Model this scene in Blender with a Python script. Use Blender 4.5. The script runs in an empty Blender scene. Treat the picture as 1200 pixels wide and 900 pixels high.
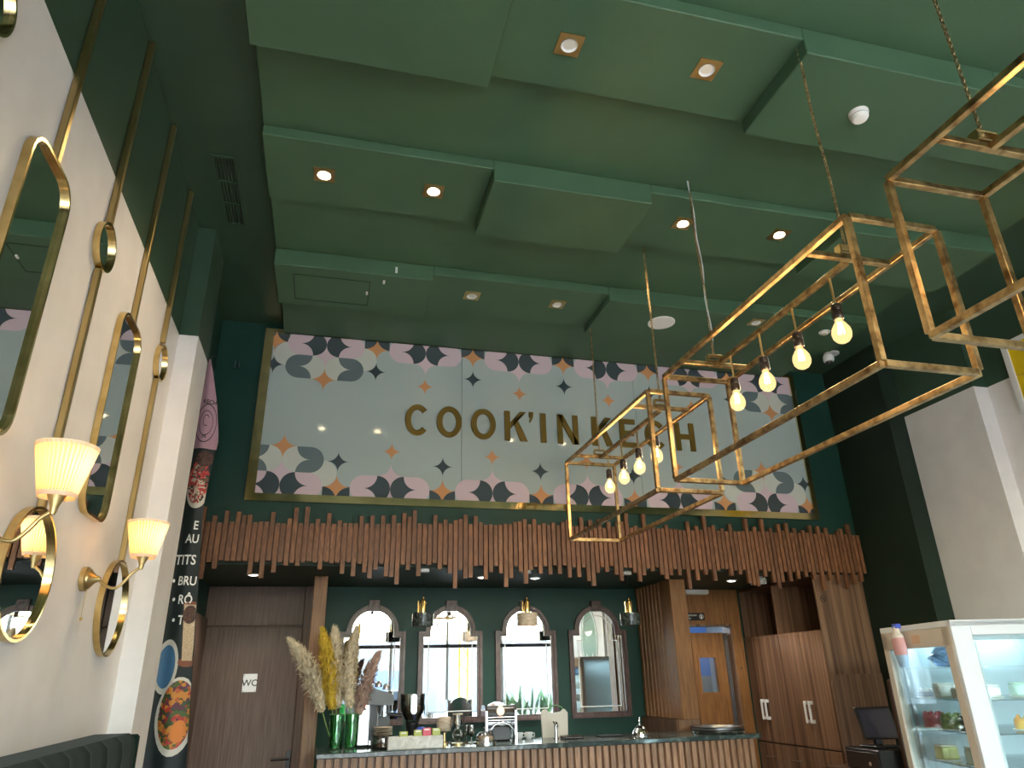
import bpy, bmesh, math, random
from mathutils import Vector, Matrix
random.seed(7)
SC = bpy.context.scene
COL = SC.collection
PI = math.pi

# ------------------------------------------------------------------ camera
YAW, PITCH, ROLL = math.radians(14.78), math.radians(22.69), math.radians(-1.333)
fwd = Vector((math.sin(YAW)*math.cos(PITCH), math.cos(YAW)*math.cos(PITCH), math.sin(PITCH)))
r0 = Vector((math.cos(YAW), -math.sin(YAW), 0)); u0 = r0.cross(fwd)
rgt = r0*math.cos(ROLL) + u0*math.sin(ROLL); upv = rgt.cross(fwd)
cam_d = bpy.data.cameras.new('camera'); cam = bpy.data.objects.new('camera', cam_d); COL.objects.link(cam)
cam.matrix_world = Matrix(((rgt.x, upv.x, -fwd.x, 0), (rgt.y, upv.y, -fwd.y, 0), (rgt.z, upv.z, -fwd.z, 1.6), (0, 0, 0, 1)))
cam_d.sensor_fit = 'HORIZONTAL'; cam_d.sensor_width = 36.0
cam_d.lens = 36.0*819.9/1200.0
cam_d.clip_start = 0.02; cam_d.clip_end = 200
SC.camera = cam

# ------------------------------------------------------------------ world, sun, exposure
w = bpy.data.worlds.new('world'); SC.world = w; w.use_nodes = True
nt = w.node_tree
sky = nt.nodes.new('ShaderNodeTexSky')
try:
    sky.sky_type = 'NISHITA'
    sky.sun_disc = False; sky.sun_elevation = math.radians(50); sky.sun_rotation = math.radians(200)
    sky.air_density = 1.2; sky.dust_density = 2.0
except Exception:
    pass
bg = nt.nodes['Background']; bg.inputs['Strength'].default_value = 0.9
nt.links.new(sky.outputs[0], bg.inputs['Color'])
sd = bpy.data.lights.new('sun', 'SUN'); sd.energy = 4.0; sd.angle = math.radians(1.0); sd.color = (1.0, .93, .82)
so = bpy.data.objects.new('sun', sd); COL.objects.link(so)
so.rotation_euler = Vector((0.42, 0.50, -0.76)).to_track_quat('-Z', 'Y').to_euler()
pd = bpy.data.lights.new('daylight_portal', 'AREA'); pd.shape = 'RECTANGLE'; pd.size = 6.4; pd.size_y = 3.5
pd.cycles.is_portal = True
po = bpy.data.objects.new('daylight_portal', pd); COL.objects.link(po)
po.location = (2.2, -2.62, 1.8); po.rotation_euler = (PI/2, 0, 0)
vs = SC.view_settings
vs.view_transform = 'Standard'; vs.look = 'None'; vs.gamma = 1.0; vs.use_curve_mapping = False
vs.exposure = 2.15
SC.display_settings.display_device = 'sRGB'
try:
    SC.cycles.caustics_reflective = False; SC.cycles.caustics_refractive = False
    SC.cycles.sample_clamp_indirect = 6.0
    SC.cycles.max_bounces = 10; SC.cycles.diffuse_bounces = 5; SC.cycles.glossy_bounces = 5
    SC.cycles.transmission_bounces = 8; SC.cycles.transparent_max_bounces = 16
    SC.cycles.use_denoising = True; SC.cycles.use_adaptive_sampling = False
except Exception:
    pass

# ------------------------------------------------------------------ materials
def mat(name, col=(.8, .8, .8), rough=.5, metal=0.0, spec=None, emit=None, estr=0.0, trans=0.0, ior=1.45, alpha=None, coat=0.0):
    m = bpy.data.materials.new(name); m.use_nodes = True
    b = m.node_tree.nodes['Principled BSDF']
    b.inputs['Base Color'].default_value = (*col, 1); b.inputs['Roughness'].default_value = rough
    b.inputs['Metallic'].default_value = metal
    if spec is not None: b.inputs['Specular IOR Level'].default_value = spec
    if emit: b.inputs['Emission Color'].default_value = (*emit, 1); b.inputs['Emission Strength'].default_value = estr
    if trans: b.inputs['Transmission Weight'].default_value = trans; b.inputs['IOR'].default_value = ior
    if coat: b.inputs['Coat Weight'].default_value = coat; b.inputs['Coat Roughness'].default_value = .08
    return m

def noisy(name, c1, c2, scale=8, rough=.5, metal=0.0, stretch=(1, 1, 1), bump=0.0, detail=4, rnd=0.0, rough2=None, ramp=(.35, .65), spec=None, distort=0.0):
    m = mat(name, c1, rough, metal, spec); t = m.node_tree; N = t.nodes; L = t.links; b = N['Principled BSDF']
    tc = N.new('ShaderNodeTexCoord'); mp = N.new('ShaderNodeMapping'); mp.inputs['Scale'].default_value = stretch
    L.new(tc.outputs['Object'], mp.inputs['Vector'])
    vec = mp.outputs['Vector']
    if rnd:
        oi = N.new('ShaderNodeObjectInfo'); ad = N.new('ShaderNodeVectorMath'); ad.operation = 'ADD'
        mu = N.new('ShaderNodeMath'); mu.operation = 'MULTIPLY'; mu.inputs[1].default_value = 37.0
        L.new(oi.outputs['Random'], mu.inputs[0]); L.new(vec, ad.inputs[0]); L.new(mu.outputs[0], ad.inputs[1]); vec = ad.outputs[0]
    nz = N.new('ShaderNodeTexNoise'); nz.inputs['Scale'].default_value = scale; nz.inputs['Detail'].default_value = detail
    nz.inputs['Distortion'].default_value = distort
    L.new(vec, nz.inputs['Vector'])
    cr = N.new('ShaderNodeValToRGB'); cr.color_ramp.elements[0].position = ramp[0]; cr.color_ramp.elements[1].position = ramp[1]
    cr.color_ramp.elements[0].color = (*c1, 1); cr.color_ramp.elements[1].color = (*c2, 1)
    L.new(nz.outputs['Fac'], cr.inputs['Fac'])
    out = cr.outputs['Color']
    if rnd:
        hs = N.new('ShaderNodeHueSaturation'); mr = N.new('ShaderNodeMapRange')
        mr.inputs['To Min'].default_value = 1-rnd; mr.inputs['To Max'].default_value = 1+rnd
        L.new(oi.outputs['Random'], mr.inputs['Value']); L.new(mr.outputs[0], hs.inputs['Value']); L.new(out, hs.inputs['Color']); out = hs.outputs['Color']
    L.new(out, b.inputs['Base Color'])
    if rough2 is not None:
        mr2 = N.new('ShaderNodeMapRange'); mr2.inputs['To Min'].default_value = rough; mr2.inputs['To Max'].default_value = rough2
        L.new(nz.outputs['Fac'], mr2.inputs['Value']); L.new(mr2.outputs[0], b.inputs['Roughness'])
    if bump:
        bp_ = N.new('ShaderNodeBump'); bp_.inputs['Strength'].default_value = bump; bp_.inputs['Distance'].default_value = .01
        L.new(nz.outputs['Fac'], bp_.inputs['Height']); L.new(bp_.outputs['Normal'], b.inputs['Normal'])
    return m

def glassy(name, tint=(.9, 1, .97), refl=.12):
    m = bpy.data.materials.new(name); m.use_nodes = True; t = m.node_tree; N = t.nodes; L = t.links
    N.remove(N['Principled BSDF']); o = N['Material Output']
    tr = N.new('ShaderNodeBsdfTransparent'); tr.inputs[0].default_value = (*tint, 1)
    gl = N.new('ShaderNodeBsdfGlossy'); gl.inputs['Roughness'].default_value = .03
    fr = N.new('ShaderNodeFresnel'); fr.inputs['IOR'].default_value = 1.45
    mul = N.new('ShaderNodeMath'); mul.operation = 'MULTIPLY_ADD'; mul.inputs[1].default_value = (.35 if 'fridge' in name else .8); mul.inputs[2].default_value = refl*.2
    mix = N.new('ShaderNodeMixShader')
    L.new(fr.outputs[0], mul.inputs[0]); L.new(mul.outputs[0], mix.inputs[0]); L.new(tr.outputs[0], mix.inputs[1]); L.new(gl.outputs[0], mix.inputs[2])
    L.new(mix.outputs[0], o.inputs['Surface'])
    return m

def translucent(name, col, k=.6):
    m = bpy.data.materials.new(name); m.use_nodes = True; t = m.node_tree; N = t.nodes; L = t.links
    N.remove(N['Principled BSDF']); o = N['Material Output']
    d = N.new('ShaderNodeBsdfDiffuse'); d.inputs[0].default_value = (*col, 1)
    tr = N.new('ShaderNodeBsdfTranslucent'); tr.inputs[0].default_value = (*col, 1)
    mix = N.new('ShaderNodeMixShader'); mix.inputs[0].default_value = k
    L.new(d.outputs[0], mix.inputs[1]); L.new(tr.outputs[0], mix.inputs[2]); L.new(mix.outputs[0], o.inputs['Surface'])
    return m

M = {}
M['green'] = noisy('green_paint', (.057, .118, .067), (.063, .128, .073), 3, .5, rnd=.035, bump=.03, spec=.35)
M['green_border'] = noisy('green_with_border_shade', (.037, .075, .048), (.041, .082, .053), 3, .45, bump=.03, spec=.35)  # ceiling border's shade is put into this darker green; walls and vent share it
M['green_wall'] = noisy('dark_green_wall_paint', (.009, .043, .031), (.011, .049, .036), 3, .5, bump=.03, spec=.3)
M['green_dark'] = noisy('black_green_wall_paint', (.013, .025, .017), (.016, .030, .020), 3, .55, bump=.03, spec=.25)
M['white'] = noisy('white_wall_paint', (.76, .73, .73), (.81, .78, .78), 5, .6, bump=.05)
M['floor'] = noisy('floor_tiles', (.46, .41, .34), (.55, .49, .41), 4, .35)
M['brass'] = noisy('polished_brass', (.62, .44, .17), (.80, .60, .28), 14, .10, 1.0, rough2=.24)
M['brass_strip'] = noisy('satin_brass', (.46, .34, .15), (.58, .44, .21), 9, .25, 1.0, rough2=.4, stretch=(1, 1, .3))
M['brass_old'] = noisy('aged_brass', (.20, .115, .05), (.56, .40, .20), 22, .28, 1.0, rough2=.5, rnd=.12, bump=.15, ramp=(.3, .62))
M['mirror'] = mat('mirror_glass', (.86, .88, .88), .012, 1.0)
M['slat'] = noisy('reddish_slat_wood', (.130, .050, .020), (.225, .094, .039), 9, .5, stretch=(6, 6, .7), rnd=.22, bump=.1)
M['slat_counter'] = noisy('pale_slat_wood', (.22, .117, .064), (.345, .197, .115), 10, .5, stretch=(6, 6, .7), rnd=.16, bump=.1)
M['oak'] = noisy('orange_oak', (.185, .076, .022), (.29, .130, .040), 7, .45, stretch=(9, 9, .6), bump=.1, distort=.6)
M['walnut'] = noisy('walnut_door_wood', (.078, .043, .029), (.14, .086, .060), 6, .5, stretch=(12, 12, .45), bump=.08, distort=.5)
M['cab'] = noisy('striped_walnut_laminate', (.085, .042, .024), (.33, .19, .115), 5.5, .38, stretch=(6, 7, .12), distort=.4, detail=5, ramp=(.3, .72))
M['cab_dark'] = noisy('dark_walnut_laminate', (.068, .033, .020), (.14, .075, .046), 4.5, .4, stretch=(7, 7, .12), distort=.4, detail=5)
M['darkwood'] = noisy('mirror_frame_wood', (.060, .028, .024), (.11, .055, .045), 12, .35, stretch=(3, 3, 1))
M['marble'] = noisy('dark_green_marble', (.030, .045, .042), (.14, .18, .17), 9, .12, detail=8, distort=1.5, ramp=(.48, .75))
M['marble_white'] = noisy('pale_stone', (.50, .47, .42), (.72, .69, .64), 18, .4, detail=8, distort=1.2)
M['marble_dark'] = noisy('dark_marble_shade', (.02, .028, .026), (.12, .14, .13), 30, .15, detail=8, distort=1.5, ramp=(.45, .75))
M['travertine'] = noisy('travertine', (.42, .33, .24), (.60, .50, .39), 25, .4, stretch=(1, 1, 3))
M['black'] = mat('black_plastic', (.012, .012, .013), .35)
M['bakelite'] = mat('brown_black_socket', (.025, .018, .015), .3)
M['steel'] = mat('chrome_steel', (.75, .76, .78), .12, 1.0)
M['brushed'] = noisy('brushed_steel', (.50, .52, .55), (.62, .64, .66), 20, .28, 1.0, stretch=(1, 1, 8))
M['whitep'] = mat('white_plastic', (.80, .80, .80), .35)
M['cream'] = mat('cream_enamel', (.62, .56, .48), .4)
M['alu'] = mat('white_fridge_enamel', (.66, .68, .71), .3)
M['velvet'] = noisy('dark_green_velvet', (.0035, .0115, .0085), (.006, .017, .013), 6, .95, spec=.1, bump=.1)
M['velvet'].node_tree.nodes['Principled BSDF'].inputs['Sheen Weight'].default_value = .08
M['bulb_glass'] = glassy('clear_bulb_glass', (1, .93, .80), .3)
m_ = mat('glowing_bulb_glass', (1, .8, .5), .1); t_ = m_.node_tree; t_.nodes.remove(t_.nodes['Principled BSDF'])
_tr = t_.nodes.new('ShaderNodeBsdfTransparent'); _em = t_.nodes.new('ShaderNodeEmission'); _em.inputs[0].default_value = (1.0, .66, .28, 1); _em.inputs[1].default_value = .6
_mx = t_.nodes.new('ShaderNodeMixShader'); _mx.inputs[0].default_value = .32
t_.links.new(_tr.outputs[0], _mx.inputs[1]); t_.links.new(_em.outputs[0], _mx.inputs[2]); t_.links.new(_mx.outputs[0], t_.nodes['Material Output'].inputs['Surface']); M['bulb_lit'] = m_
M['filament'] = mat('glowing_filament', (1, .7, .3), .5, emit=(1.0, .62, .25), estr=45)
M['bulbglow'] = mat('frosted_lamp_bulb', (1, .8, .5), .5, emit=(1.0, .66, .30), estr=3)
M['lens_on'] = mat('lit_spot_lens', (1, .9, .7), .5, emit=(1.0, .78, .45), estr=22)
M['lens_cool'] = mat('lit_soffit_lens', (1, 1, .95), .5, emit=(1.0, .93, .82), estr=14)
M['lens_off'] = mat('unlit_spot_lens', (.78, .74, .66), .15, spec=.8)
M['shade'] = translucent('pleated_shade_fabric', (.90, .74, .48), .6)
M['shade_fold'] = translucent('doubled_pleat_fabric', (.74, .52, .28), .42)
M['shade_trim'] = translucent('shade_trim_ribbon', (.85, .76, .66), .35)
M['glass'] = glassy('clear_glass', (.95, .98, .97), .25)
M['glass_cool'] = glassy('fridge_glass', (.90, .97, .98), .2)
M['glass_green'] = glassy('green_glass', (.50, .86, .56), .5)
M['glass_smoke'] = glassy('smoked_glass', (.86, .84, .81), .5)
M['sign_bg'] = mat('sign_glass_blue_grey', (.43, .50, .485), .06, spec=.6)
M['ink_dark'] = mat('print_charcoal', (.060, .080, .090), .12, spec=.6)
M['ink_grey'] = mat('print_slate_grey', (.150, .195, .205), .12, spec=.6)
M['ink_pink'] = mat('print_pale_pink', (.68, .53, .58), .12, spec=.6)
M['ink_white'] = mat('print_off_white', (.60, .62, .56), .12, spec=.6)
M['ink_orange'] = mat('print_apricot', (.64, .31, .14), .12, spec=.6)
M['letter'] = mat('gold_letter', (.20, .13, .022), .35, .35)
M['brass_sign'] = noisy('mirror_brass_trim', (.60, .49, .22), (.78, .64, .32), 6, .06, 1.0, rough2=.16)
M['white_ink'] = mat('white_ink', (.85, .85, .83), .5)
M['black_sign'] = mat('black_sign_plate', (.012, .012, .012), .3)
M['stalk'] = noisy('green_stalk', (.10, .20, .04), (.25, .36, .10), 20, .5)
M['plume_cream'] = noisy('cream_plume', (.60, .50, .35), (.80, .70, .53), 40, .9)
M['plume_yellow'] = noisy('yellow_plume', (.58, .38, .03), (.75, .55, .08), 40, .9)
M['plume_pink'] = noisy('pink_brown_plume', (.42, .27, .22), (.58, .41, .34), 40, .9)
M['led'] = mat('fridge_led', (1, 1, 1), .5, emit=(.55, .88, 1.0), estr=4)
M['fridge_back'] = translucent('fridge_back_panel', (.66, .74, .76), .45)
M['screen'] = mat('monitor_screen', (.05, .05, .075), .15)
M['pave'] = noisy('pale_paving', (.42, .39, .35), (.52, .49, .44), 2, .8)
M['render_wall'] = noisy('pale_render', (.22, .20, .175), (.27, .25, .215), 1.5, .8)
M['bluewall'] = mat('blue_kitchen_wall', (.10, .22, .55), .5)
M['greywall'] = mat('grey_kitchen_wall', (.25, .26, .28), .5)
M['awning'] = mat('white_awning_board', (.40, .42, .44), .5)
M['yellow'] = mat('yellow_gloss_board', (.80, .56, .015), .2)
M['leaf'] = noisy('green_leaf', (.05, .16, .05), (.12, .30, .10), 9, .45)
M['blueplastic'] = mat('blue_plastic', (.03, .07, .50), .35)
M['coffee'] = noisy('coffee_beans', (.03, .014, .008), (.07, .035, .02), 60, .4)

# ------------------------------------------------------------------ mesh builder
class MB:
    def __init__(s): s.v = []; s.f = []; s.mi = []; s.cur = 0
    def m(s, i): s.cur = i; return s
    def _add(s, vs, fs):
        o = len(s.v); s.v += [tuple(p) for p in vs]
        for f in fs: s.f.append([i+o for i in f]); s.mi.append(s.cur)
        return s
    def box(s, x0, x1, y0, y1, z0, z1):
        v = [(x, y, z) for z in (z0, z1) for y in (y0, y1) for x in (x0, x1)]
        return s._add(v, [(0, 2, 3, 1), (4, 5, 7, 6), (0, 1, 5, 4), (2, 6, 7, 3), (0, 4, 6, 2), (1, 3, 7, 5)])
    def bbox(s, x0, x1, y0, y1, z0, z1, b=.004):      # box with chamfered edges
        X, Y, Z = (x0, x1), (y0, y1), (z0, z1); v = []; idx = {}
        for i in (0, 1):
            for j in (0, 1):
                for k in (0, 1):
                    sx, sy, sz = (1-2*i), (1-2*j), (1-2*k)
                    for a in range(3):
                        p = [X[i]+sx*b, Y[j]+sy*b, Z[k]+sz*b]
                        p[a] = (X[i], Y[j], Z[k])[a]
                        idx[i, j, k, a] = len(v); v.append(p)
        f = []
        for a in range(3):
            o1, o2 = [q for q in range(3) if q != a]
            for e in (0, 1):
                def key(p, q):
                    t = [0, 0, 0]; t[a] = e; t[o1] = p; t[o2] = q; return (*t, a)
                l = [idx[key(0, 0)], idx[key(1, 0)], idx[key(1, 1)], idx[key(0, 1)]]
                f.append(l)
        for a in range(3):
            o1, o2 = [q for q in range(3) if q != a]
            for p in (0, 1):
                for q in (0, 1):
                    def kk(e, w):
                        t = [0, 0, 0]; t[a] = e; t[o1] = p; t[o2] = q; return idx[(*t, w)]
                    f.append([kk(0, o1), kk(1, o1), kk(1, o2), kk(0, o2)])
        for i in (0, 1):
            for j in (0, 1):
                for k in (0, 1): f.append([idx[i, j, k, 0], idx[i, j, k, 1], idx[i, j, k, 2]])
        return s._add(v, f)
    def xform(s, fn, start=0):
        for i in range(start, len(s.v)): s.v[i] = tuple(fn(*s.v[i]))
        return s
    def tube(s, path, r, n=8, closed=False, cap=True, sq=False):
        P = [Vector(p) for p in path]; k = len(P); rs = r if isinstance(r, (list, tuple)) else [r]*k
        up = Vector((0, 0, 1)); prev = None; v = []
        for i in range(k):
            if closed: t = P[(i+1) % k]-P[i-1]
            else: t = P[min(i+1, k-1)]-P[max(i-1, 0)]
            t.normalize()
            if prev is None:
                a = up if abs(t.z) < .9 else Vector((1, 0, 0))
                x = t.cross(a).normalized()
            else:
                x = (prev - t*prev.dot(t))
                x = x.normalized() if x.length > 1e-6 else t.orthogonal().normalized()
            prev = x; y = t.cross(x)
            for j in range(n):
                an = 2*PI*j/n + (PI/4 if sq else 0)
                v.append(P[i]+(x*math.cos(an)+y*math.sin(an))*rs[i])
        f = []
        for i in range(k if closed else k-1):
            for j in range(n):
                a = i*n+j; b = i*n+(j+1) % n; c = ((i+1) % k)*n+(j+1) % n; d = ((i+1) % k)*n+j
                f.append((a, b, c, d))
        if cap and not closed: f.append(tuple(range(n))[::-1]); f.append(tuple((k-1)*n+j for j in range(n)))
        return s._add(v, f)
    def cyl(s, p0, p1, r, n=16, r2=None): return s.tube([p0, p1], [r, r if r2 is None else r2], n)
    def lathe(s, prof, c=(0, 0, 0), n=24, axis='z', cap=True, pleat=0.0):
        v = []; f = []; k = len(prof)
        for (r, h) in prof:
            for j in range(n):
                an = 2*PI*j/n; rr = r*(1+(pleat if j % 2 else -pleat)); a, b = rr*math.cos(an), rr*math.sin(an)
                if axis == 'z': p = (c[0]+a, c[1]+b, c[2]+h)
                elif axis == 'x': p = (c[0]+h, c[1]+a, c[2]+b)
                else: p = (c[0]+a, c[1]+h, c[2]+b)
                v.append(p)
        for i in range(k-1):
            for j in range(n): f.append((i*n+j, i*n+(j+1) % n, (i+1)*n+(j+1) % n, (i+1)*n+j))
        if cap:
            if prof[0][0] > 1e-5: f.append(tuple(range(n))[::-1])
            if prof[-1][0] > 1e-5: f.append(tuple((k-1)*n+j for j in range(n)))
        return s._add(v, f)
    def sphere(s, c, r, n=14, sz=1.0):
        k = n//2; prof = [(max(1e-4, r*math.sin(PI*i/k)), -r*sz*math.cos(PI*i/k)) for i in range(k+1)]
        return s.lathe(prof, c, n, cap=False)
    def prism(s, pts, fn0, fn1, side=True):               # 2-D outline -> two mapped caps and the side
        n = len(pts); v = [fn0(*p) for p in pts]+[fn1(*p) for p in pts]
        f = [tuple(range(n)), tuple(range(2*n-1, n-1, -1))]
        if side: f += [(i, (i+1) % n, n+(i+1) % n, n+i) for i in range(n)]
        return s._add(v, f)
    def ring(s, A, B, fn0, fn1):                          # band between two outlines of equal count
        n = len(A); v = [fn0(*p) for p in A]+[fn0(*p) for p in B]+[fn1(*p) for p in A]+[fn1(*p) for p in B]
        f = []
        for i in range(n):
            j = (i+1) % n
            f += [(i, j, n+j, n+i), (2*n+i, 3*n+i, 3*n+j, 2*n+j), (i, 2*n+i, 2*n+j, j), (n+i, n+j, 3*n+j, 3*n+i)]
        return s._add(v, f)
    def flat(s, pts, fn): return s._add([fn(*p) for p in pts], [tuple(range(len(pts)))])
    def mesh(s, name, mats, shift=(0, 0, 0), smooth=False, fix=True):
        me = bpy.data.meshes.new(name)
        me.from_pydata([(p[0]-shift[0], p[1]-shift[1], p[2]-shift[2]) for p in s.v], [], s.f)
        for m_ in (mats if isinstance(mats, (list, tuple)) else [mats]): me.materials.append(M[m_] if isinstance(m_, str) else m_)
        me.polygons.foreach_set('material_index', s.mi)
        if fix:
            bm = bmesh.new(); bm.from_mesh(me); bmesh.ops.recalc_face_normals(bm, faces=bm.faces); bm.to_mesh(me); bm.free()
        if smooth:
            me.polygons.foreach_set('use_smooth', [True]*len(me.polygons))
            try: me.set_sharp_from_angle(angle=math.radians(38))
            except Exception: pass
        me.update(); return me
    def build(s, name, mats, parent=None, smooth=False, world=False, fix=True):
        if parent is None:
            xs = [p[0] for p in s.v]; ys = [p[1] for p in s.v]; zs = [p[2] for p in s.v]
            sh = ((min(xs)+max(xs))/2, (min(ys)+max(ys))/2, min(zs))
        else: sh = W[parent.name] if world else (0, 0, 0)
        o = bpy.data.objects.new(name, s.mesh(name, mats, sh, smooth, fix)); COL.objects.link(o)
        if parent is None: o.location = sh; W[o.name] = sh
        else: o.parent = parent; W[o.name] = W.get(parent.name, (0, 0, 0))
        return o
W = {}
def tag(o, label=None, cat=None, group=None, kind=None):
    if label: o['label'] = label
    if cat: o['category'] = cat
    if group: o['group'] = group
    if kind: o['kind'] = kind
    return o
def thing(name, label, cat, loc=(0, 0, 0), group=None, kind=None):
    o = bpy.data.objects.new(name, None); COL.objects.link(o); o.location = loc; o.empty_display_size = .1
    W[o.name] = tuple(loc); return tag(o, label, cat, group, kind)
def dup(root, loc, label=None, rz=0.0):
    def cp(o, par):
        c = o.copy(); COL.objects.link(c)
        if par: c.parent = par
        for ch in [k for k in KIDS.get(o.name, [])]: cp(ch, c)
        return c
    KIDS.clear()
    for o in bpy.data.objects:
        if o.parent: KIDS.setdefault(o.parent.name, []).append(o)
    r = cp(root, None); r.location = loc; r.rotation_euler = (0, 0, rz); W[r.name] = tuple(loc)
    if label: r['label'] = label
    return r
KIDS = {}
def piece(name, me, parent, loc, scale=(1, 1, 1), rot=(0, 0, 0)):
    o = bpy.data.objects.new(name, me); COL.objects.link(o); o.parent = parent; o.location = loc; o.scale = scale; o.rotation_euler = rot
    W[o.name] = W.get(parent.name, (0, 0, 0)); return o
def structure(o): o['kind'] = 'structure'; return o
def lamp(kind, loc, energy, color, parent, radius=.03, spot=None, rot=None):
    l = bpy.data.lights.new('lamp_light', kind); l.energy = energy; l.color = color
    if kind in ('POINT', 'SPOT'): l.shadow_soft_size = radius
    if spot: l.spot_size = spot; l.spot_blend = .6
    o = bpy.data.objects.new('lamp_light', l); COL.objects.link(o); o.location = loc
    if rot: o.rotation_euler = rot
    if parent: o.parent = parent
    return o
def arc(cx, cy, r, a0, a1, n=12, ry=None):
    ry = r if ry is None else ry
    return [(cx+r*math.cos(math.radians(a0+(a1-a0)*i/n)), cy+ry*math.sin(math.radians(a0+(a1-a0)*i/n))) for i in range(n+1)]
def text_polys(txt, size, align='LEFT', bold=0.0):
    cu = bpy.data.curves.new('lettering', 'FONT'); cu.body = txt; cu.size = size; cu.align_x = align; cu.offset = bold; cu.resolution_u = 3
    ob = bpy.data.objects.new('lettering', cu); COL.objects.link(ob)
    dg = bpy.context.evaluated_depsgraph_get(); me = ob.evaluated_get(dg).to_mesh()
    v = [tuple(p.co) for p in me.vertices]; f = [tuple(p.vertices) for p in me.polygons]
    ob.evaluated_get(dg).to_mesh_clear(); bpy.data.objects.remove(ob); bpy.data.curves.remove(cu)
    return v, f
def add_text(mb, txt, size, fn, align='LEFT', bold=0.0):
    v, f = text_polys(txt, size, align, bold); mb._add([fn(p[0], p[1]) for p in v], f)

# ================================================================== THE SETTING
ZW = 3.745
structure(MB().box(-1.3, 5.7, -2.6, 9.3, -.1, 0).build('floor', 'floor'))
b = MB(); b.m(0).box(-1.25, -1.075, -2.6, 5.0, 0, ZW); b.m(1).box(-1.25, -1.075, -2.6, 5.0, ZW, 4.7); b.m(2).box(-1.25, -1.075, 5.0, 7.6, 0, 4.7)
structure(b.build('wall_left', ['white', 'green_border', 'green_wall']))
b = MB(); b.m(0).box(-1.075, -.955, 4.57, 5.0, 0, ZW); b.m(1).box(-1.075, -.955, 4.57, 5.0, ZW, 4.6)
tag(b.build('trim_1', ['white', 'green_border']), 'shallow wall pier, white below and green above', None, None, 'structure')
b = MB().box(-1.075, 5.12, 6.0, 6.2, 2.56, 4.62)
structure(b.build('wall_back', 'green_wall'))
b = MB().box(-1.075, 5.12, 6.0, 7.42, 2.46, 2.58)
structure(b.build('ceiling_bar', 'green_dark'))
DX0, DX1, DZ = 3.79, 4.39, 2.09
b = MB(); b.box(-1.075, DX0, 7.4, 7.5, 0, 2.5); b.box(DX1, 5.12, 7.4, 7.5, 0, 2.5); b.box(DX0, DX1, 7.4, 7.5, DZ, 2.5)
structure(b.build('wall_bar', 'green_wall'))
ZR = 3.84
b = MB(); b.m(2).box(5.12, 5.6, 5.24, 7.5, 0, 4.7)
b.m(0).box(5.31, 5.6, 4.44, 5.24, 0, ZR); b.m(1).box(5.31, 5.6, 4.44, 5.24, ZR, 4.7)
WY0, WY1, WZ0, WZ1 = 1.1, 2.0, 1.55, 2.25
b.m(0).box(5.46, 5.6, WY1, 4.44, 0, ZR); b.box(5.46, 5.6, -2.6, WY0, 0, ZR); b.box(5.46, 5.6, WY0, WY1, 0, WZ0); b.box(5.46, 5.6, WY0, WY1, WZ1, ZR)
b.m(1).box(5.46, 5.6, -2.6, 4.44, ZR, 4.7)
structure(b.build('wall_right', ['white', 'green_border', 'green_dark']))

# ceiling: high border, lower middle slab, rows of drop panels
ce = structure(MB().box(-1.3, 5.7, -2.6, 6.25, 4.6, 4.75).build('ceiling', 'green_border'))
def cpart(x0, x1, y0, y1, z0, z1, name='drop_panel'):
    return MB().bbox(x0, x1, y0, y1, z0, z1, .005).build(name, 'green', ce, world=True)
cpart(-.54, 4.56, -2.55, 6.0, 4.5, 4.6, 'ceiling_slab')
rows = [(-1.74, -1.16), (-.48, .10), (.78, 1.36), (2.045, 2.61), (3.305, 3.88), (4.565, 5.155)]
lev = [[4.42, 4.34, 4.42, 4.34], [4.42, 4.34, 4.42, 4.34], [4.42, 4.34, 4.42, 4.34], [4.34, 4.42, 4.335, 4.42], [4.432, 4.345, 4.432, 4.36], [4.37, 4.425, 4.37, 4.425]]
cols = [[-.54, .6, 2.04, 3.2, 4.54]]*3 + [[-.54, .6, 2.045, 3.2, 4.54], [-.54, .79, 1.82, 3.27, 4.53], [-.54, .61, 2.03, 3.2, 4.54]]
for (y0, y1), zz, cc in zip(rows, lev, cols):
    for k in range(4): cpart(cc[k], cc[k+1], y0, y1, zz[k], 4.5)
# access hatch outline on the drop panel by the sign
b = MB()
for (x0, x1, y0, y1) in ((-.41, .15, 4.68, 4.686), (-.41, .15, 5.05, 5.056), (-.41, -.404, 4.68, 5.056), (.144, .15, 4.68, 5.056)): b.box(x0, x1, y0, y1, 4.3675, 4.3702)
b.build('access_hatch_joint', 'green_dark', ce, world=True)

# facade behind the camera: glazed front with beam, mullions and panes
wf = structure(thing('window_1', None, None, (2.2, -2.55, 0)))
b = MB(); b.box(-1.1, 5.5, -2.6, -2.5, 0, .12); b.box(-1.1, 5.5, -2.6, -2.48, 2.25, 2.33); b.box(-1.1, 5.5, -2.6, -2.5, 3.55, 4.6)  # last box: unseen solid band, brought down to keep daylight off the ceiling faces
b.build('window_frame', 'black', wf, world=True)
mull = MB().box(-.03, .03, -.05, .05, .12, 4.45).mesh('mullion', 'alu')
for x in (-1.05, .25, 1.55, 2.85, 4.15, 5.42): piece('mullion', mull, wf, (x-2.2, 0, 0))
pane = MB().box(.03, 1.27, -.005, .005, .12, 2.22).mesh('pane', 'glass'); pane2 = MB().box(.03, 1.27, -.005, .005, 2.36, 4.45).mesh('pane', 'glass')
for x in (-1.05, .25, 1.55, 2.85, 4.15):
    piece('pane', pane, wf, (x-2.2, 0, 0)); piece('pane', pane2, wf, (x-2.2, 0, 0))
w2 = structure(thing('window_2', None, None, (5.52, 1.55, WZ0)))
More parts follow.
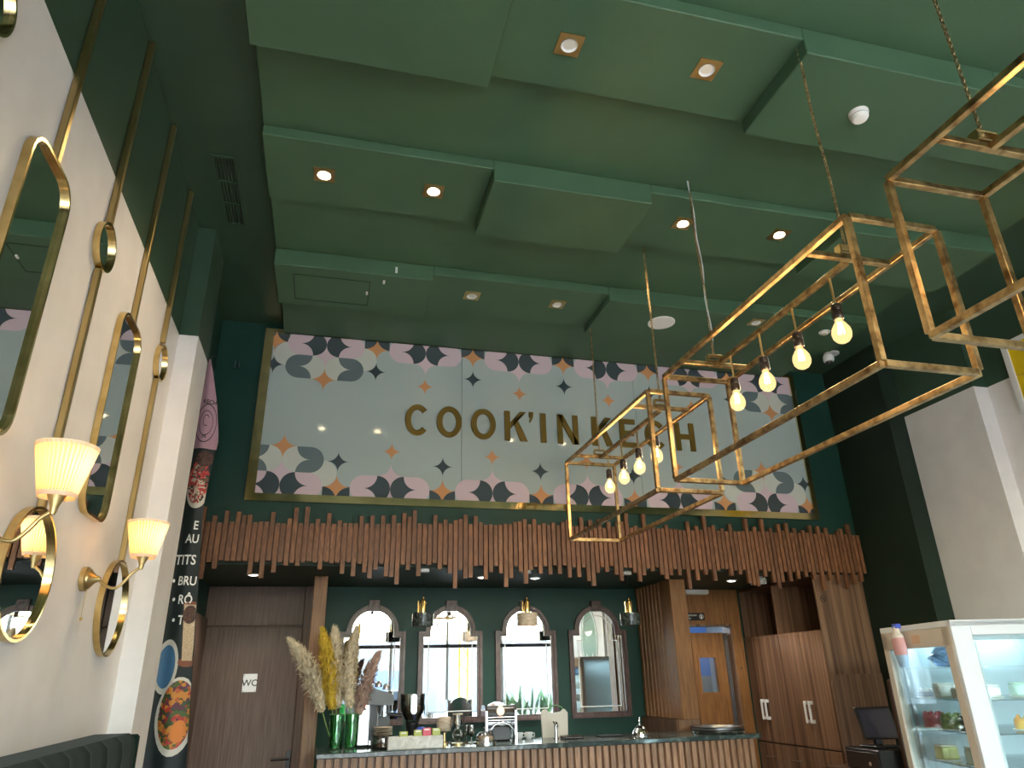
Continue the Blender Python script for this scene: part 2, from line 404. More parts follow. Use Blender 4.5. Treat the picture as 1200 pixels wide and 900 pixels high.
b = MB(); b.box(5.46, 5.58, WY0, WY0+.04, WZ0, WZ1); b.box(5.46, 5.58, WY1-.04, WY1, WZ0, WZ1); b.box(5.46, 5.58, WY0, WY1, WZ0, WZ0+.04); b.box(5.46, 5.58, WY0, WY1, WZ1-.04, WZ1)
b.build('window_frame', 'alu', w2, world=True)
MB().box(5.52, 5.525, WY0+.04, WY1-.04, WZ0+.04, WZ1-.04).build('pane', 'glass', w2, world=True)
# outside the front: paving, buildings, awning
structure(MB().box(-20, 26, -40, -2.6, -.15, -.02).build('ground', 'pave'))
structure(MB().box(5.7, 26, -2.6, 12, -.15, -.02).build('ground', 'pave'))
structure(MB().box(12, 12.4, -8, 10, 0, 5).build('wall_yard', 'render_wall'))
bd = thing('far_building', 'pale rendered building across the street seen in the arched mirrors', 'building', (2, -24, 0))
MB().box(-14, 22, -26, -24, 0, 3.2).build('facade', 'render_wall', bd, world=True)
MB().box(2.6, 4.9, -24.0, -23.9, 0, 2.0).build('gate', mat('slate_gate', (.12, .15, .20), .5), bd, world=True)
MB().box(-14.2, 22.2, -26.2, -23.7, 3.2, 3.4).build('roof_edge', 'awning', bd, world=True)
aw = thing('awning', 'white boarded awning outside the front windows seen in the mirrors', 'awning', (2.2, -4.3, 3.2))
bm_ = MB().box(-3.6, 3.6, -.09, .09, 0, .03).mesh('awning_board', 'awning')
for k in range(14): piece('awning_board', bm_, aw, (0, -1.6+k*.24, .1*(k/14.)+.25), rot=(.05, 0, 0))
b = MB()
for x in (-1.2, 1.0, 3.2, 5.4): b.box(x-.04, x+.04, -6.0, -2.62, 3.32, 3.42)
b.build('awning_beam', 'alu', aw, world=True)
b = MB()
for x in (-1.2, 5.4): b.box(x-.05, x+.05, -6.0, -5.9, 0, 3.35)
b.build('awning_post', 'alu', aw, world=True)
ms = thing('lattice_mast', 'yellow lattice mast outside the front window', 'mast', (3.95, -7, 0))
for dx in (0, .25): MB().box(3.95+dx-.02, 3.95+dx+.02, -7.02, -6.98, 0, 5).build('upright', 'yellow', ms, world=True)
b = MB()
for k in range(20): b.tube([(3.95+(.25 if k % 2 else 0), -7, k*.25), (3.95+(0 if k % 2 else .25), -7, k*.25+.25)], .012, 4)
b.build('lacing', 'yellow', ms, world=True)
pl = thing('window_planter', 'long planter of upright green leaves outside the window, seen in the third arched mirror', 'planter', (4.9, -2.95, 0))
MB().box(4.2, 5.5, -3.15, -2.8, -.02, .75).build('box', 'alu', pl, world=True)
lf = MB()
for i in range(5):
    z = i*.14; wd = (.03, .05, .05, .035, .004)[i]; lf.v += [(-wd, .02*i*i*.4, z), (wd, .02*i*i*.4, z)]
lf.f = [[2*i, 2*i+1, 2*i+3, 2*i+2] for i in range(4)]; lf.mi = [0]*4
lfm = lf.mesh('leaf', 'leaf', fix=False)
for k in range(40): piece('leaf', lfm, pl, (random.uniform(-.65, .55), random.uniform(-.12, .1), .72), (1, 1, random.uniform(.6, 1.25)), (random.uniform(-.3, .3), random.uniform(-.35, .35), random.uniform(0, 6.3)))
# kitchen behind the service door
structure(MB().box(3.0, 5.1, 9.2, 9.3, 0, 1.55).build('wall_kitchen', 'greywall'))
structure(MB().box(3.0, 5.1, 9.2, 9.3, 1.55, 2.5).build('wall_kitchen', 'bluewall'))
structure(MB().box(2.9, 3.0, 7.5, 9.3, 0, 2.5).build('wall_kitchen', 'greywall'))
structure(MB().box(5.1, 5.2, 7.5, 9.3, 0, 2.5).build('wall_kitchen', 'greywall'))
structure(MB().box(2.9, 5.2, 7.5, 9.3, 2.5, 2.6).build('ceiling_kitchen', 'whitep'))
kl = thing('added_kitchen_lamp', 'added unseen lamp lighting the kitchen behind the service door', 'lamp', (4.0, 8.4, 2.44))  # unseen lamp added so the kitchen shows through the door window
MB().lathe([(.15, 0), (.17, .02), (.17, .06)]).build('diffuser', 'whitep', kl)
lamp('POINT', (0, 0, -.15), 9, (.85, .93, 1), kl, .1)

# ================================================================== SIGN
sg = thing('shop_sign', 'wide blue grey glass sign with gold lettering and petal pattern in a brass frame', 'sign', (2.01, 5.99, 3.03))
SX0, SX1, SZ0, SZ1 = -.623, 4.645, 3.03, 4.50
def F(y): return lambda x, z: (x, y, z)
b = MB()
fo = [(SX0-.075, SZ0-.062), (SX1+.05, SZ0-.062), (SX1+.05, SZ1+.03), (SX0-.075, SZ1+.03)]
fi = [(SX0, SZ0), (SX1, SZ0), (SX1, SZ1), (SX0, SZ1)]
b.ring(fo, fi, F(5.998), F(5.945)); b.build('frame', 'brass_sign', sg, world=True)
for x0, x1 in ((SX0, 1.087), (1.090, 2.826), (2.829, SX1)):
    MB().box(x0, x1, 5.965, 5.995, SZ0, SZ1).build('glass_panel', 'sign_bg', sg, world=True)
def clip(poly):
    for ax, lim, sgn in ((0, SX0, 1), (0, SX1, -1), (1, SZ0, 1), (1, SZ1, -1)):
        out = []
        for i in range(len(poly)):
            a, c = poly[i-1], poly[i]; da, dc = sgn*(a[ax]-lim), sgn*(c[ax]-lim)
            if (da < 0) != (dc < 0):
                t = da/(da-dc); out.append((a[0]+(c[0]-a[0])*t, a[1]+(c[1]-a[1])*t))
            if dc >= 0: out.append(c)
        poly = out
        if len(poly) < 3: return []
    return poly
R_ = .1132
def put(ink, poly, layer):        # each printed shape is a thin piece of its own on the glass
    p = clip(poly)
    if p: MB().flat(p, F(5.9645-.0004*layer)).build('printed_petal', ink, sg, world=True)
def star(cx, cz, a): 
    return arc(cx+a, cz+a, a, 270, 180, 8)[:-1]+arc(cx-a, cz+a, a, 360, 270, 8)[:-1]+arc(cx-a, cz-a, a, 90, 0, 8)[:-1]+arc(cx+a, cz-a, a, 180, 90, 8)[:-1]
def stadium(cx, cz, hw, r): return arc(cx+hw-r, cz, r, -90, 90, 14)+arc(cx-hw+r, cz, r, 90, 270, 14)
def drop(cx, cz, r, d):        # circle half toward d, concave point away from it
    h = arc(0, 0, r, -90, 90, 14)+arc(-r, r, r, 0, -90, 8)[1:-1]+[(-r, 0)]+arc(-r, -r, r, 90, 0, 8)[1:-1]
    return [(cx+d*x, cz+z) for x, z in h]
def circle(cx, cz, r): return arc(cx, cz, r, 0, 360, 28)[:-1]
def pairrow(cx, cz, lobe, leaf, L):
    put(lobe, stadium(cx, cz, 3*R_, R_), L)
    put(leaf, drop(cx-R_, cz, R_, 1), L+1); put(leaf, drop(cx+R_, cz, R_, -1), L+1)
def between(cx, edge, s, dz):
    zc = edge
    z1 = zc - s*.2
    put('ink_dark', [(cx-R_, zc+s*.005), (cx-R_, z1), (cx+R_, z1), (cx+R_, zc+s*.005)], 0)
    put('ink_dark', arc(cx-R_*2, zc, R_, 0, 10, 2)+[(cx-R_, zc)], 0)
    put('ink_orange', star(cx, zc, R_*.98), 1)
    put('ink_dark', star(cx, zc+s*dz, .092), 1)
def motif(cx, edge, s):
    pairrow(cx, edge, 'ink_pink', 'ink_dark', 2)
    put('ink_pink', star(cx, edge+s*R_, R_), 1)
    put('ink_orange', star(cx, edge+s*.335, .082), 1)
def corner(cx, edge, s):
    put('ink_white', circle(cx-3*R_, edge+s*R_, R_), 1); put('ink_white', circle(cx+3*R_, edge+s*R_, R_), 1)
    pairrow(cx, edge+s*2*R_, 'ink_grey', 'ink_white', 2)
    put('ink_orange', star(cx, edge+s*3*R_, R_), 4)
    pairrow(cx, edge, 'ink_pink', 'ink_dark', 4)
    put('ink_pink', star(cx, edge+s*R_, R_), 6)
EB, ET = 3.108, 4.418
corner(-.44, EB, 1); corner(4.145, EB, 1); corner(-.16, ET, -1); corner(4.36, ET, -1)
for c in (.468, 1.372, 2.278, 3.205): motif(c, EB, 1)
for c in (.743, 1.645, 2.55, 3.452): motif(c, ET, -1)
for c in (.018, .921, 1.824, 2.74, 3.675, 4.6): between(c, EB, 1, .222)
for c in (-.6, .291, 1.193, 2.097, 3.0, 3.905): between(c, ET, -1, .224)
# letters
LZ0, LH = 3.607, .288
def letter(polys):
    b = MB()
    for p in polys: b.prism(p, F(5.9635), F(5.946))
    b.build('letter', 'letter', sg, world=True)
st = .052; yb, yt, ym = LZ0, LZ0+LH, LZ0+LH/2
def Cc(x0, x1):
    cx = (x0+x1)/2+.008; rx = (x1-x0)/2; ry = LH/2+.004
    letter([arc(cx, ym, rx, 42, 318, 26, ry)+arc(cx, ym, rx-st, 318, 42, 26, ry-st*.95)])
def Oo(x0, x1):
    cx = (x0+x1)/2; rx = (x1-x0)/2; ry = LH/2+.004; b = MB()
    b.ring(arc(cx, ym, rx, 0, 360, 36, ry)[:-1], arc(cx, ym, rx-st, 0, 360, 36, ry-st*.95)[:-1], F(5.9635), F(5.946)); b.build('letter', 'letter', sg, world=True)
def rect(x0, x1, z0, z1): return [(x0, z0), (x1, z0), (x1, z1), (x0, z1)]
def Kk(x0, x1):
    letter([rect(x0, x0+st, yb, yt), [(x0+st, ym-.035), (x1-st*1.2, yt), (x1, yt), (x0+st, ym+.045-.012), ], [(x0+st+.035, ym+.022), (x1-st*1.15, yb), (x1+.008, yb), (x0+st+.075, ym+.058)]])
Cc(.564, .785); Oo(.857, 1.087); Oo(1.173, 1.406); Kk(1.491, 1.70)
letter([[(1.728, yt+.004), (1.772, yt+.004), (1.766, yt-.05), (1.742, yt-.098), (1.728, yt-.092), (1.738, yt-.05), (1.728, yt-.04)]])
letter([rect(1.838, 1.892, yb, yt)])
letter([rect(2.006, 2.056, yb, yt), rect(2.160, 2.21, yb, yt), [(2.006, yt), (2.062, yt), (2.21, yb), (2.154, yb)]])
Kk(2.35, 2.555)
letter([rect(2.636, 2.688, yb, yt), rect(2.688, 2.80, yb, yb+.05), rect(2.688, 2.785, ym-.025, ym+.025), rect(2.688, 2.80, yt-.05, yt)])
Cc(2.892, 3.118)
letter([rect(3.225, 3.277, yb, yt), rect(3.38, 3.432, yb, yt), rect(3.277, 3.38, ym-.026, ym+.026)])

# ================================================================== SLAT SCREEN over the bar
ss = thing('slat_screen', 'long fringe of uneven reddish wooden slats hung across the wall under the sign', 'wall decor', (2.05, 5.95, 2.4))
sm = MB().box(-.0170, .0170, -.016, .016, 0, 1).mesh('slat', 'slat')
n = 139; x = -.985
for i in range(n):
    xx = -.985 + i*(6.065/(n-1))
    zt = 2.775 + .05*min(1, (xx+1)/2.5) + random.uniform(-.004, .012); zb = 2.485 - .02*max(0, (xx-2.5)/2.5) + random.uniform(-.014, .004)
    u = random.random()
    if i % 2 == 0 and u < .62: zt += random.uniform(.03, .135)
    elif u > .84: zt += random.uniform(.02, .07)
    u = random.random()
    if i % 2 == 1 and u < .72: zb -= random.uniform(.03, .12)
    elif u > .88: zb -= random.uniform(.1, .19)
    piece('slat', sm, ss, (xx-2.05, random.uniform(-.003, .003), zb-2.4), (1, 1, zt-zb))
MB().box(-.99, 5.09, 5.968, 5.974, 2.50, 2.775).build('backing_board', 'slat', ss, world=True)
for z in (2.56, 2.72): MB().box(-.99, 5.09, 5.974, 5.998, z-.02, z+.02).build('rail', 'cab_dark', ss, world=True)

# ================================================================== BAR: post, counter, partition
tag(MB().bbox(-.104, .012, 6.60, 6.72, 0, 2.46, .004).build('wooden_post', 'oak'), 'square orange wooden post at the left end of the bar counter', 'post')
ct = thing('bar_counter', 'long bar counter with dark green marble top and upright pale wooden slats', 'counter', (1.85, 6.2, 0))
MB().bbox(.02, 3.69, 5.93, 6.56, 1.072, 1.108, .005).build('worktop', 'marble', ct, world=True)
MB().box(.03, 3.65, 5.995, 6.5, 0, 1.072).build('body', 'cab_dark', ct, world=True)
cs = MB(); pts = [(-.026, 0), (-.019, -.026), (.019, -.026), (.026, 0)]
cs.prism(pts, lambda a, c: (a, c, 0), lambda a, c: (a, c, 1.072)); csm = cs.mesh('slat', 'slat_counter')
for i in range(60): piece('slat', csm, ct, (.055+i*.0603-1.85, 5.9945-6.2, 0))
pt = thing('slatted_partition', 'orange wooden slatted partition wall at the right end of the bar', 'partition', (3.4, 6.95, 0))
MB().box(3.315, 3.44, 6.54, 7.39, 1.2, 2.455).build('core', 'oak', pt, world=True)
MB().bbox(3.275, 3.445, 6.52, 6.70, 1.2, 2.458, .004).build('end_post', 'oak', pt, world=True)
ps = MB(); pts = [(0, .034), (-.03, .026), (-.03, -.026), (0, -.034)]; ps.prism(pts, lambda a, c: (a, c, 1.2), lambda a, c: (a, c, 2.455)); psm = ps.mesh('slat', 'oak')
for i in range(8): piece('slat', psm, pt, (3.315-3.4, 6.745+i*.085-6.95, 0))
MB().box(3.25, 3.46, 6.62, 7.39, 0, 1.195).build('low_cupboard', 'cab_dark', pt, world=True)
MB().box(3.25, 3.46, 6.56, 6.62, 0, 1.2).build('pale_end_panel', 'slat_counter', pt, world=True)

# ================================================================== DOORS
d1 = structure(thing('door_1', 'walnut toilet door with top panel', None, (-.6, 7.36, 0)))
MB().bbox(-1.073, -.19, 7.352, 7.398, 2.095, 2.455, .004).build('top_panel', 'walnut', d1, world=True)
MB().box(-1.073, -.10, 7.385, 7.399, 0, 2.458).build('backing', 'walnut', d1, world=True)
MB().bbox(-.187, -.10, 7.34, 7.398, 0, 2.457, .004).build('jamb', 'walnut', d1, world=True)
MB().bbox(-1.06, -.19, 7.36, 7.392, 0, 2.08, .004).build('door_leaf', 'walnut', d1, world=True)
MB().bbox(-1.074, -1.045, 6.55, 7.37, 0, 2.16, .004).build('jamb', 'walnut', d1, world=True)
h = thing('door_handle', None, None, (0, 0, 0)); h.parent = d1; h.location = (0, 0, 0); W[h.name] = W[d1.name]
MB().bbox(-.235, -.195, 7.352, 7.362, .90, 1.03, .003).build('plate', 'black', h, world=True)
b = MB(); b.cyl((-.215, 7.36, .968), (-.215, 7.31, .968), .011, 10); b.tube([(-.205, 7.31, .968), (-.26, 7.305, .968), (-.36, 7.31, .966)], .011, 8); b.build('lever', 'black', h, True, True)
t = thing('toilet_sign', 'small white square WC plate on the walnut door', 'sign', (-.613, 7.358, 1.52))
MB().bbox(-.674, -.552, 7.352, 7.3595, 1.52, 1.675, .002).build('plate', 'whitep', t, world=True)
b = MB(); add_text(b, 'WC', .078, lambda a, c: (-.613+a, 7.3512, 1.572+c), 'CENTER', .001); b.build('lettering', 'black_sign', t, world=True)
b = MB()
for x in (-.664, -.562):
    for z in (1.53, 1.665): b.cyl((x, 7.352, z), (x, 7.3495, z), .004, 8)
b.build('screws', 'steel', t, world=True)

d2 = structure(thing('door_2', 'orange oak service door with small window', None, (4.1, 7.36, 0)))
b = MB(); b.box(3.46, DX0, 7.35, 7.399, 0, 2.455); b.box(DX1, 4.515, 7.35, 7.399, 0, 2.455); b.box(DX0, DX1, 7.35, 7.399, DZ, 2.455)
b.build('surround_panel', 'oak', d2, world=True)
b = MB(); b.box(DX0, DX0+.02, 7.345, 7.5, 0, DZ); b.box(DX1-.02, DX1, 7.345, 7.5, 0, DZ); b.box(DX0, DX1, 7.345, 7.5, DZ-.025, DZ)
b.build('door_frame', 'cab', d2, world=True)
MB().box(DX0+.02, DX1-.02, 7.41, 7.416, 2.005, DZ-.025).build('transom_pane', 'glass', d2, world=True)
MB().bbox(DX0+.022, 3.905, 7.40, 7.44, 0, 2.0, .003).build('narrow_leaf', 'oak', d2, world=True)
b = MB(); wx0, wx1, wz0, wz1 = 3.98, 4.175, 1.40, 1.745; lx0, lx1 = 3.912, 4.30
b.box(lx0, wx0, 7.40, 7.44, 0, 2.0); b.box(wx1, lx1, 7.40, 7.44, 0, 2.0); b.box(wx0, wx1, 7.40, 7.44, 0, wz0); b.box(wx0, wx1, 7.40, 7.44, wz1, 2.0)
lfo = b.build('door_leaf', 'oak', d2, world=True)
b = MB(); b.ring([(wx0-.025, wz0-.025), (wx1+.025, wz0-.025), (wx1+.025, wz1+.025), (wx0-.025, wz1+.025)], [(wx0, wz0), (wx1, wz0), (wx1, wz1), (wx0, wz1)], F(7.40), F(7.392)); b.build('window_frame', 'oak', lfo, world=True)
MB().box(wx0, wx1, 7.418, 7.422, wz0, wz1).build('pane', 'glass', lfo, world=True)
MB().box(4.298, 4.372, 7.442, 7.46, 0, 2.0).build('door_stop', 'oak', d2, world=True)
b = MB()
for x in (4.31, 4.325, 4.345): b.box(x, x+.006, 7.40, 7.43, 0, 2.0)
b.build('metal_edging', 'brushed', d2, world=True)
MB().cyl((4.445, 7.352, 1.63), (4.445, 7.345, 1.63), .008, 12).build('screw_cap', 'black', d2, world=True)
t = thing('staff_sign', 'small black employees only sign above the service door', 'sign', (3.95, 7.35, 2.13))
MB().box(3.835, 4.075, 7.342, 7.3495, 2.125, 2.205).build('plate', 'black_sign', t, world=True)
b = MB(); add_text(b, 'Employees', .032, lambda a, c: (3.843+a, 7.3414, 2.172+c)); add_text(b, 'Only', .032, lambda a, c: (3.843+a, 7.3414, 2.140+c)); b.build('lettering', 'white_ink', t, world=True)
b = MB(); b.ring(arc(4.035, 2.165, .026, 0, 360, 20)[:-1], arc(4.035, 2.165, .022, 0, 360, 20)[:-1], F(7.3419), F(7.3412))
b.prism(rect(4.026, 4.044, 2.148, 2.168), F(7.3419), F(7.3412))
for q in range(4): b.prism(rect(4.026+q*.0048, 4.029+q*.0048, 2.168, 2.180+(.004 if q in (1, 2) else 0)), F(7.3419), F(7.3412))
b.build('hand_symbol', 'white_ink', t, world=True)
t = thing('emergency_light', 'white emergency light bar under the soffit above the service door', 'light', (4.06, 7.3, 2.4))
MB().bbox(3.84, 4.12, 7.26, 7.35, 2.405, 2.445, .006).build('housing', 'whitep', t, world=True)
MB().bbox(3.85, 4.11, 7.268, 7.342, 2.393, 2.405, .003).build('diffuser', 'lens_off', t, world=True)

# ================================================================== TALL CABINET on the right
cb = thing('tall_cabinet', 'tall striped walnut cabinet with open top niche at the right of the service door', 'cabinet', (4.84, 6.7, 0))
cx = 4.56; y0c, y1c = 6.04, 7.39
b = MB(); b.box(4.58, 5.11, y0c+.02, y1c, 0, 1.935); b.box(5.09, 5.11, y0c+.02, y1c, 1.935, 2.44); b.box(cx, 5.11, y0c+.02, y1c, 2.425, 2.45)
b.build('body', 'cab_dark', cb, world=True)
MB().bbox(cx, 5.115, y0c, y0c+.022, 0, 2.452, .002).build('side_panel', 'cab', cb, world=True)
MB().box(cx, 5.09, 6.735, 6.755, 1.935, 2.425).build('niche_divider', 'cab', cb, world=True)
MB().box(cx+.002, 5.09, y1c-.018, y1c, 1.935, 2.425).build('niche_side', 'cab', cb, world=True)
MB().box(cx-.004, 5.09, y0c+.022, y1c, 1.928, 1.945).build('niche_shelf', 'cab', cb, world=True)
edges = [6.062, 6.405, 6.75, 7.135, 7.388]
for k in range(4):
    d = MB().bbox(4.553, 4.578, edges[k]+.0025, edges[k+1]-.0025, .925, 1.926, .002).build('door', 'cab', cb, world=True)
    hy = edges[k+1]-.035 if k in (0, 2) else edges[k]+.035
    b = MB(); b.bbox(4.508, 4.526, hy-.013, hy+.013, 1.13, 1.325, .006); b.box(4.52, 4.555, hy-.010, hy+.010, 1.132, 1.162); b.box(4.52, 4.555, hy-.010, hy+.010, 1.293, 1.323)
    b.build('handle', 'whitep', d, world=True)
de = [6.062, 6.502, 6.972, 7.388]
for k in range(3):
    for z0, z1 in ((.66, .915), (.39, .65), (.1, .38)):
        d = MB().bbox(4.553, 4.578, de[k]+.003, de[k+1]-.003, z0+.003, z1-.003, .002).build('drawer', 'cab', cb, world=True)
        ym_ = (de[k]+de[k+1])/2; hz = z1-.125
        b = MB(); b.tube([(4.553, ym_-.06, hz), (4.53, ym_-.055, hz), (4.53, ym_+.055, hz), (4.553, ym_+.06, hz)], .006, 8); b.build('handle', 'steel', d, world=True, smooth=True)
# lower side panel with one rounded corner
rp = [(4.552, 0), (5.11, 0), (5.11, 1.553)] + arc(4.552+.1, 1.453, .1, 90, 180, 8)
b = MB(); b.prism(rp, F(y0c), F(y0c-.014)); b.build('lower_side_panel', 'cab', cb, world=True)
t = thing('no_smoking_sticker', 'round dark no smoking sticker on the side panel of the tall cabinet', 'sticker', (4.625, 6.039, 2.2))
b = MB(); b.ring(arc(4.632, 2.225, .032, 0, 360, 24)[:-1], arc(4.632, 2.225, .025, 0, 360, 24)[:-1], F(6.0395), F(6.038))
b.prism([(4.612, 2.242), (4.616, 2.246), (4.652, 2.208), (4.648, 2.204)], F(6.0395), F(6.038)); b.prism(rect(4.614, 4.65, 2.222, 2.229), F(6.0395), F(6.0385))
b.build('ring_symbol', 'black_sign', t, world=True)

# ================================================================== CEILING FITTINGS
def spot(loc, label, lit):
    t = thing('ceiling_downlight', label, 'downlight', loc, 'square brass downlights in the green ceiling')
    a, i = .062, .040
    b = MB(); sq = [(-a, -a), (a, -a), (a, a), (-a, a)]
    o8 = []; c8 = []
    for k in range(24):
        an = 2*PI*k/24+PI/4; cx_, sy_ = math.cos(an), math.sin(an); mxx = max(abs(cx_), abs(sy_))
        o8.append((a*cx_/mxx, a*sy_/mxx)); c8.append((i*cx_, i*sy_))
    b.ring(o8, c8, lambda x, y: (x, y, -.006), lambda x, y: (x, y, 0)); b.build('brass_plate', 'brass_strip', t)
    MB().lathe([(.041, -.009), (.036, -.004), (.030, -.002)], n=20, cap=False).build('lens_ring', 'whitep', t, True)
    MB().lathe([(.0005, -.0045), (.02, -.004), (.031, -.002)], n=20, cap=False).build('lens', 'lens_on' if lit else 'lens_off', t, True)
    if lit: lamp('SPOT', (0, 0, -.02), 10, (1, .76, .45), t, .03, math.radians(130))
    return t
spot((.942, 2.333, 4.42), 'unlit brass square downlight nearest the left edge of the nearest panel row', False)
spot((1.67, 2.317, 4.42), 'unlit brass square downlight beside the near hanging chain', False)
spot((-.2, 3.584, 4.432), 'glowing square downlight farthest left in the green ceiling', True)
spot((.466, 3.591, 4.432), 'glowing square downlight second from the left in the middle panel row', True)
spot((2.172, 3.561, 4.432), 'glowing square downlight close to the twisted lamp cable', True)
spot((2.902, 3.533, 4.432), 'glowing square downlight above the middle brass cage', True)
spot((.955, 4.814, 4.425), 'unlit square downlight left of the pair nearest the sign', False)
spot((1.669, 4.804, 4.425), 'unlit square downlight right of the pair nearest the sign', False)
spot((3.479, 4.745, 4.425), 'unlit square downlight seen between the middle cage bars', False)
def soffit(loc, label):
    t = thing('soffit_downlight', label, 'downlight', loc, 'small white downlights under the bar soffit')
    MB().lathe([(.052, 0), (.052, -.008), (.036, -.010), (.034, -.003)], n=20, cap=False).build('trim_ring', 'whitep', t, True)
    MB().lathe([(.0005, -.006), (.034, -.004)], n=20, cap=False).build('lens', 'lens_cool', t, True)
    lamp('SPOT', (0, 0, -.02), 9, (1, .93, .80), t, .03, math.radians(130))
soffit((-.614, 6.538, 2.46), 'small round downlight above the WC door')
soffit((1.395, 6.537, 2.46), 'small round downlight above the second and third arched mirrors, left one')
soffit((1.911, 6.555, 2.46), 'small round downlight above the travertine pendant')
soffit((4.005, 6.582, 2.46), 'small round downlight in front of the service door')
t = thing('ceiling_vent', 'narrow dark green air vent with long louvres in the ceiling border', 'vent', (-.815, 4.11, 4.6))
b = MB(); b.ring([(-.085, -.37), (.085, -.37), (.085, .37), (-.085, .37)], [(-.06, -.345), (.06, -.345), (.06, .345), (-.06, .345)], lambda x, y: (x, y, -.012), lambda x, y: (x, y, -.0005)); b.build('frame', 'green_border', t)
MB().box(-.06, .06, -.345, .345, -.002, -.0005).build('duct_back', 'black', t)
lv = MB().box(-.0035, .0035, -.345, .345, -.012, -.001).mesh('louvre', 'green_border')
for k in range(6): piece('louvre', lv, t, (-.05+k*.02, 0, 0), rot=(0, .5, 0))
for y in (-.115, .115): MB().box(-.06, .06, y-.004, y+.004, -.010, -.002).build('cross_bar', 'green', t)
t = thing('smoke_detector', 'round white smoke detector on the green ceiling panel', 'detector', (2.559, 2.326, 4.335))
MB().lathe([(.050, 0), (.050, -.012), (.046, -.016)], n=28).build('base', 'whitep', t, True)
MB().lathe([(.046, -.016), (.045, -.034), (.036, -.048), (.014, -.052), (.0005, -.052)], n=28).build('cover', 'whitep', t, True)
b = MB(); b.lathe([(.0462, -.024), (.0462, -.028)], n=28, cap=False); b.build('slot', 'greywall', t)
t = thing('ceiling_speaker', 'flat round white ceiling speaker on the panel above the sign', 'speaker', (2.61, 4.831, 4.37))
MB().lathe([(.115, 0), (.115, -.006), (.105, -.010)], n=32).build('rim', 'whitep', t, True)
MB().lathe([(.105, -.010), (.0005, -.011)], n=32).build('grille', 'whitep', t, True)
t = thing('dome_camera', 'white dome security camera on a round base in the right ceiling corner', 'camera', (4.86, 5.50, 4.6))
MB().lathe([(.075, 0), (.075, -.012), (.0005, -.013)], n=24).build('base', 'whitep', t, True)
MB().lathe([(.05, -.012), (.056, -.05), (.05, -.075), (.04, -.08)], c=(-.05, 0, -.02), n=24).build('body', 'whitep', t, True)
MB().sphere((-.05, 0, -.10), .034, 16).build('lens_dome', 'black', t, True)
t = thing('round_ceiling_spot', 'small round white ceiling fitting above the dome camera', 'downlight', (4.20, 4.78, 4.42))
MB().lathe([(.05, 0), (.05, -.006), (.034, -.008)], n=20).build('rim', 'whitep', t, True)
MB().lathe([(.034, -.008), (.030, -.022), (.0005, -.024)], n=20).build('lens', 'lens_off', t, True)
for (x, y), lb in zip(((.33, 4.553), (.248, 4.654), (.133, 4.848)), ('small white ceiling hook on the edge of the hatch panel', 'small white ceiling hook in the middle of the three by the hatch', 'small white ceiling hook nearest the sign')):
    z = 4.425 if y < 4.56 else 4.37
    b = MB()
    if y < 4.56: b.bbox(x-.008, x+.008, 4.556, 4.566, 4.40, 4.45, .002)
    else: b.bbox(x-.008, x+.008, y-.02, y+.02, 4.357, 4.37, .002)
    tag(b.build('ceiling_hook', 'whitep'), lb, 'hook', 'small white hooks on the ceiling')
t = thing('soffit_camera', 'white security camera under the bar soffit by the tall cabinet', 'camera', (4.137, 6.309, 2.46))
MB().lathe([(.045, 0), (.045, -.02), (.0005, -.022)], n=20).build('base', 'whitep', t, True)
b = MB(); b.cyl((-.05, .05, -.045), (.04, -.06, -.045), .032, 16); b.build('body', 'whitep', t, True)
MB().cyl((-.05, .05, -.045), (-.055, .055, -.045), .024, 16).build('lens', 'black', t, True)

# ================================================================== HANGING BRASS CAGE LAMPS
CX, HW, Z0, Z1 = 2.05, .21, 2.59, 3.215
barm = {}
def bar_mesh(ax, L):
    key = (ax, round(L, 3))
    if key not in barm:
        a = .0125; b = MB()
        if ax == 'x': b.bbox(-L/2, L/2, -a, a, -a, a, .002)
        if ax == 'y': b.bbox(-a, a, -L/2, L/2, -a, a, .002)
        if ax == 'z': b.bbox(-a, a, -a, a, -L/2, L/2, .002)
        barm[key] = b.mesh('frame_bar', 'brass_old')
    return barm[key]
def chain_mb(x, y, z0, z1, wob=0.0):
    b = MB(); n = int((z1-z0)/.017); 
    for i in range(n+1):
        z = z0+(z1-z0)*i/n; t = i/n; ox = wob*math.sin(t*7)*math.sin(PI*t)
        pts = []
        for k in range(8):
            a = 2*PI*k/8; u, v = .0065*math.cos(a), .0125*math.sin(a)
            pts.append((x+ox+(u if i % 2 else 0), y+(0 if i % 2 else u), z+v))
        b.tube(pts, .0021, 5, closed=True)
    return b
rodm = MB().cyl((0, 0, 0), (0, 0, -.135), .0055, 8).mesh('rod', 'brass_strip', smooth=True)
sockm = MB().lathe([(.010, 0), (.021, -.008), (.023, -.03), (.021, -.036), (.023, -.04), (.023, -.072), (.020, -.078), (.0005, -.078)], n=18).mesh('socket', 'bakelite', smooth=True)
bulbm = MB().lathe([(.0135, 0), (.0150, -.014), (.026, -.030), (.037, -.050), (.041, -.072), (.037, -.094), (.026, -.109), (.012, -.117), (.0005, -.118)], n=22, cap=False).mesh('bulb', 'bulb_lit', smooth=True)
fb = MB()
for k in range(6):
    a0, a1 = 2*PI*k/6, 2*PI*(k+.5)/6
    fb.tube([(.006*math.cos(a0), .006*math.sin(a0), -.022), (.013*math.cos(a0), .013*math.sin(a0), -.072)], .0016, 5)
    fb.tube([(.013*math.cos(a0), .013*math.sin(a0), -.072), (.006*math.cos(a1), .006*math.sin(a1), -.022)], .0016, 5)
filam = fb.mesh('filament', 'filament')
scapm = MB().tube([(.023, 0, 0), (.027, 0, -.02), (.027, 0, -.07)], .003, 6).mesh('switch_wire', 'alu', smooth=True)
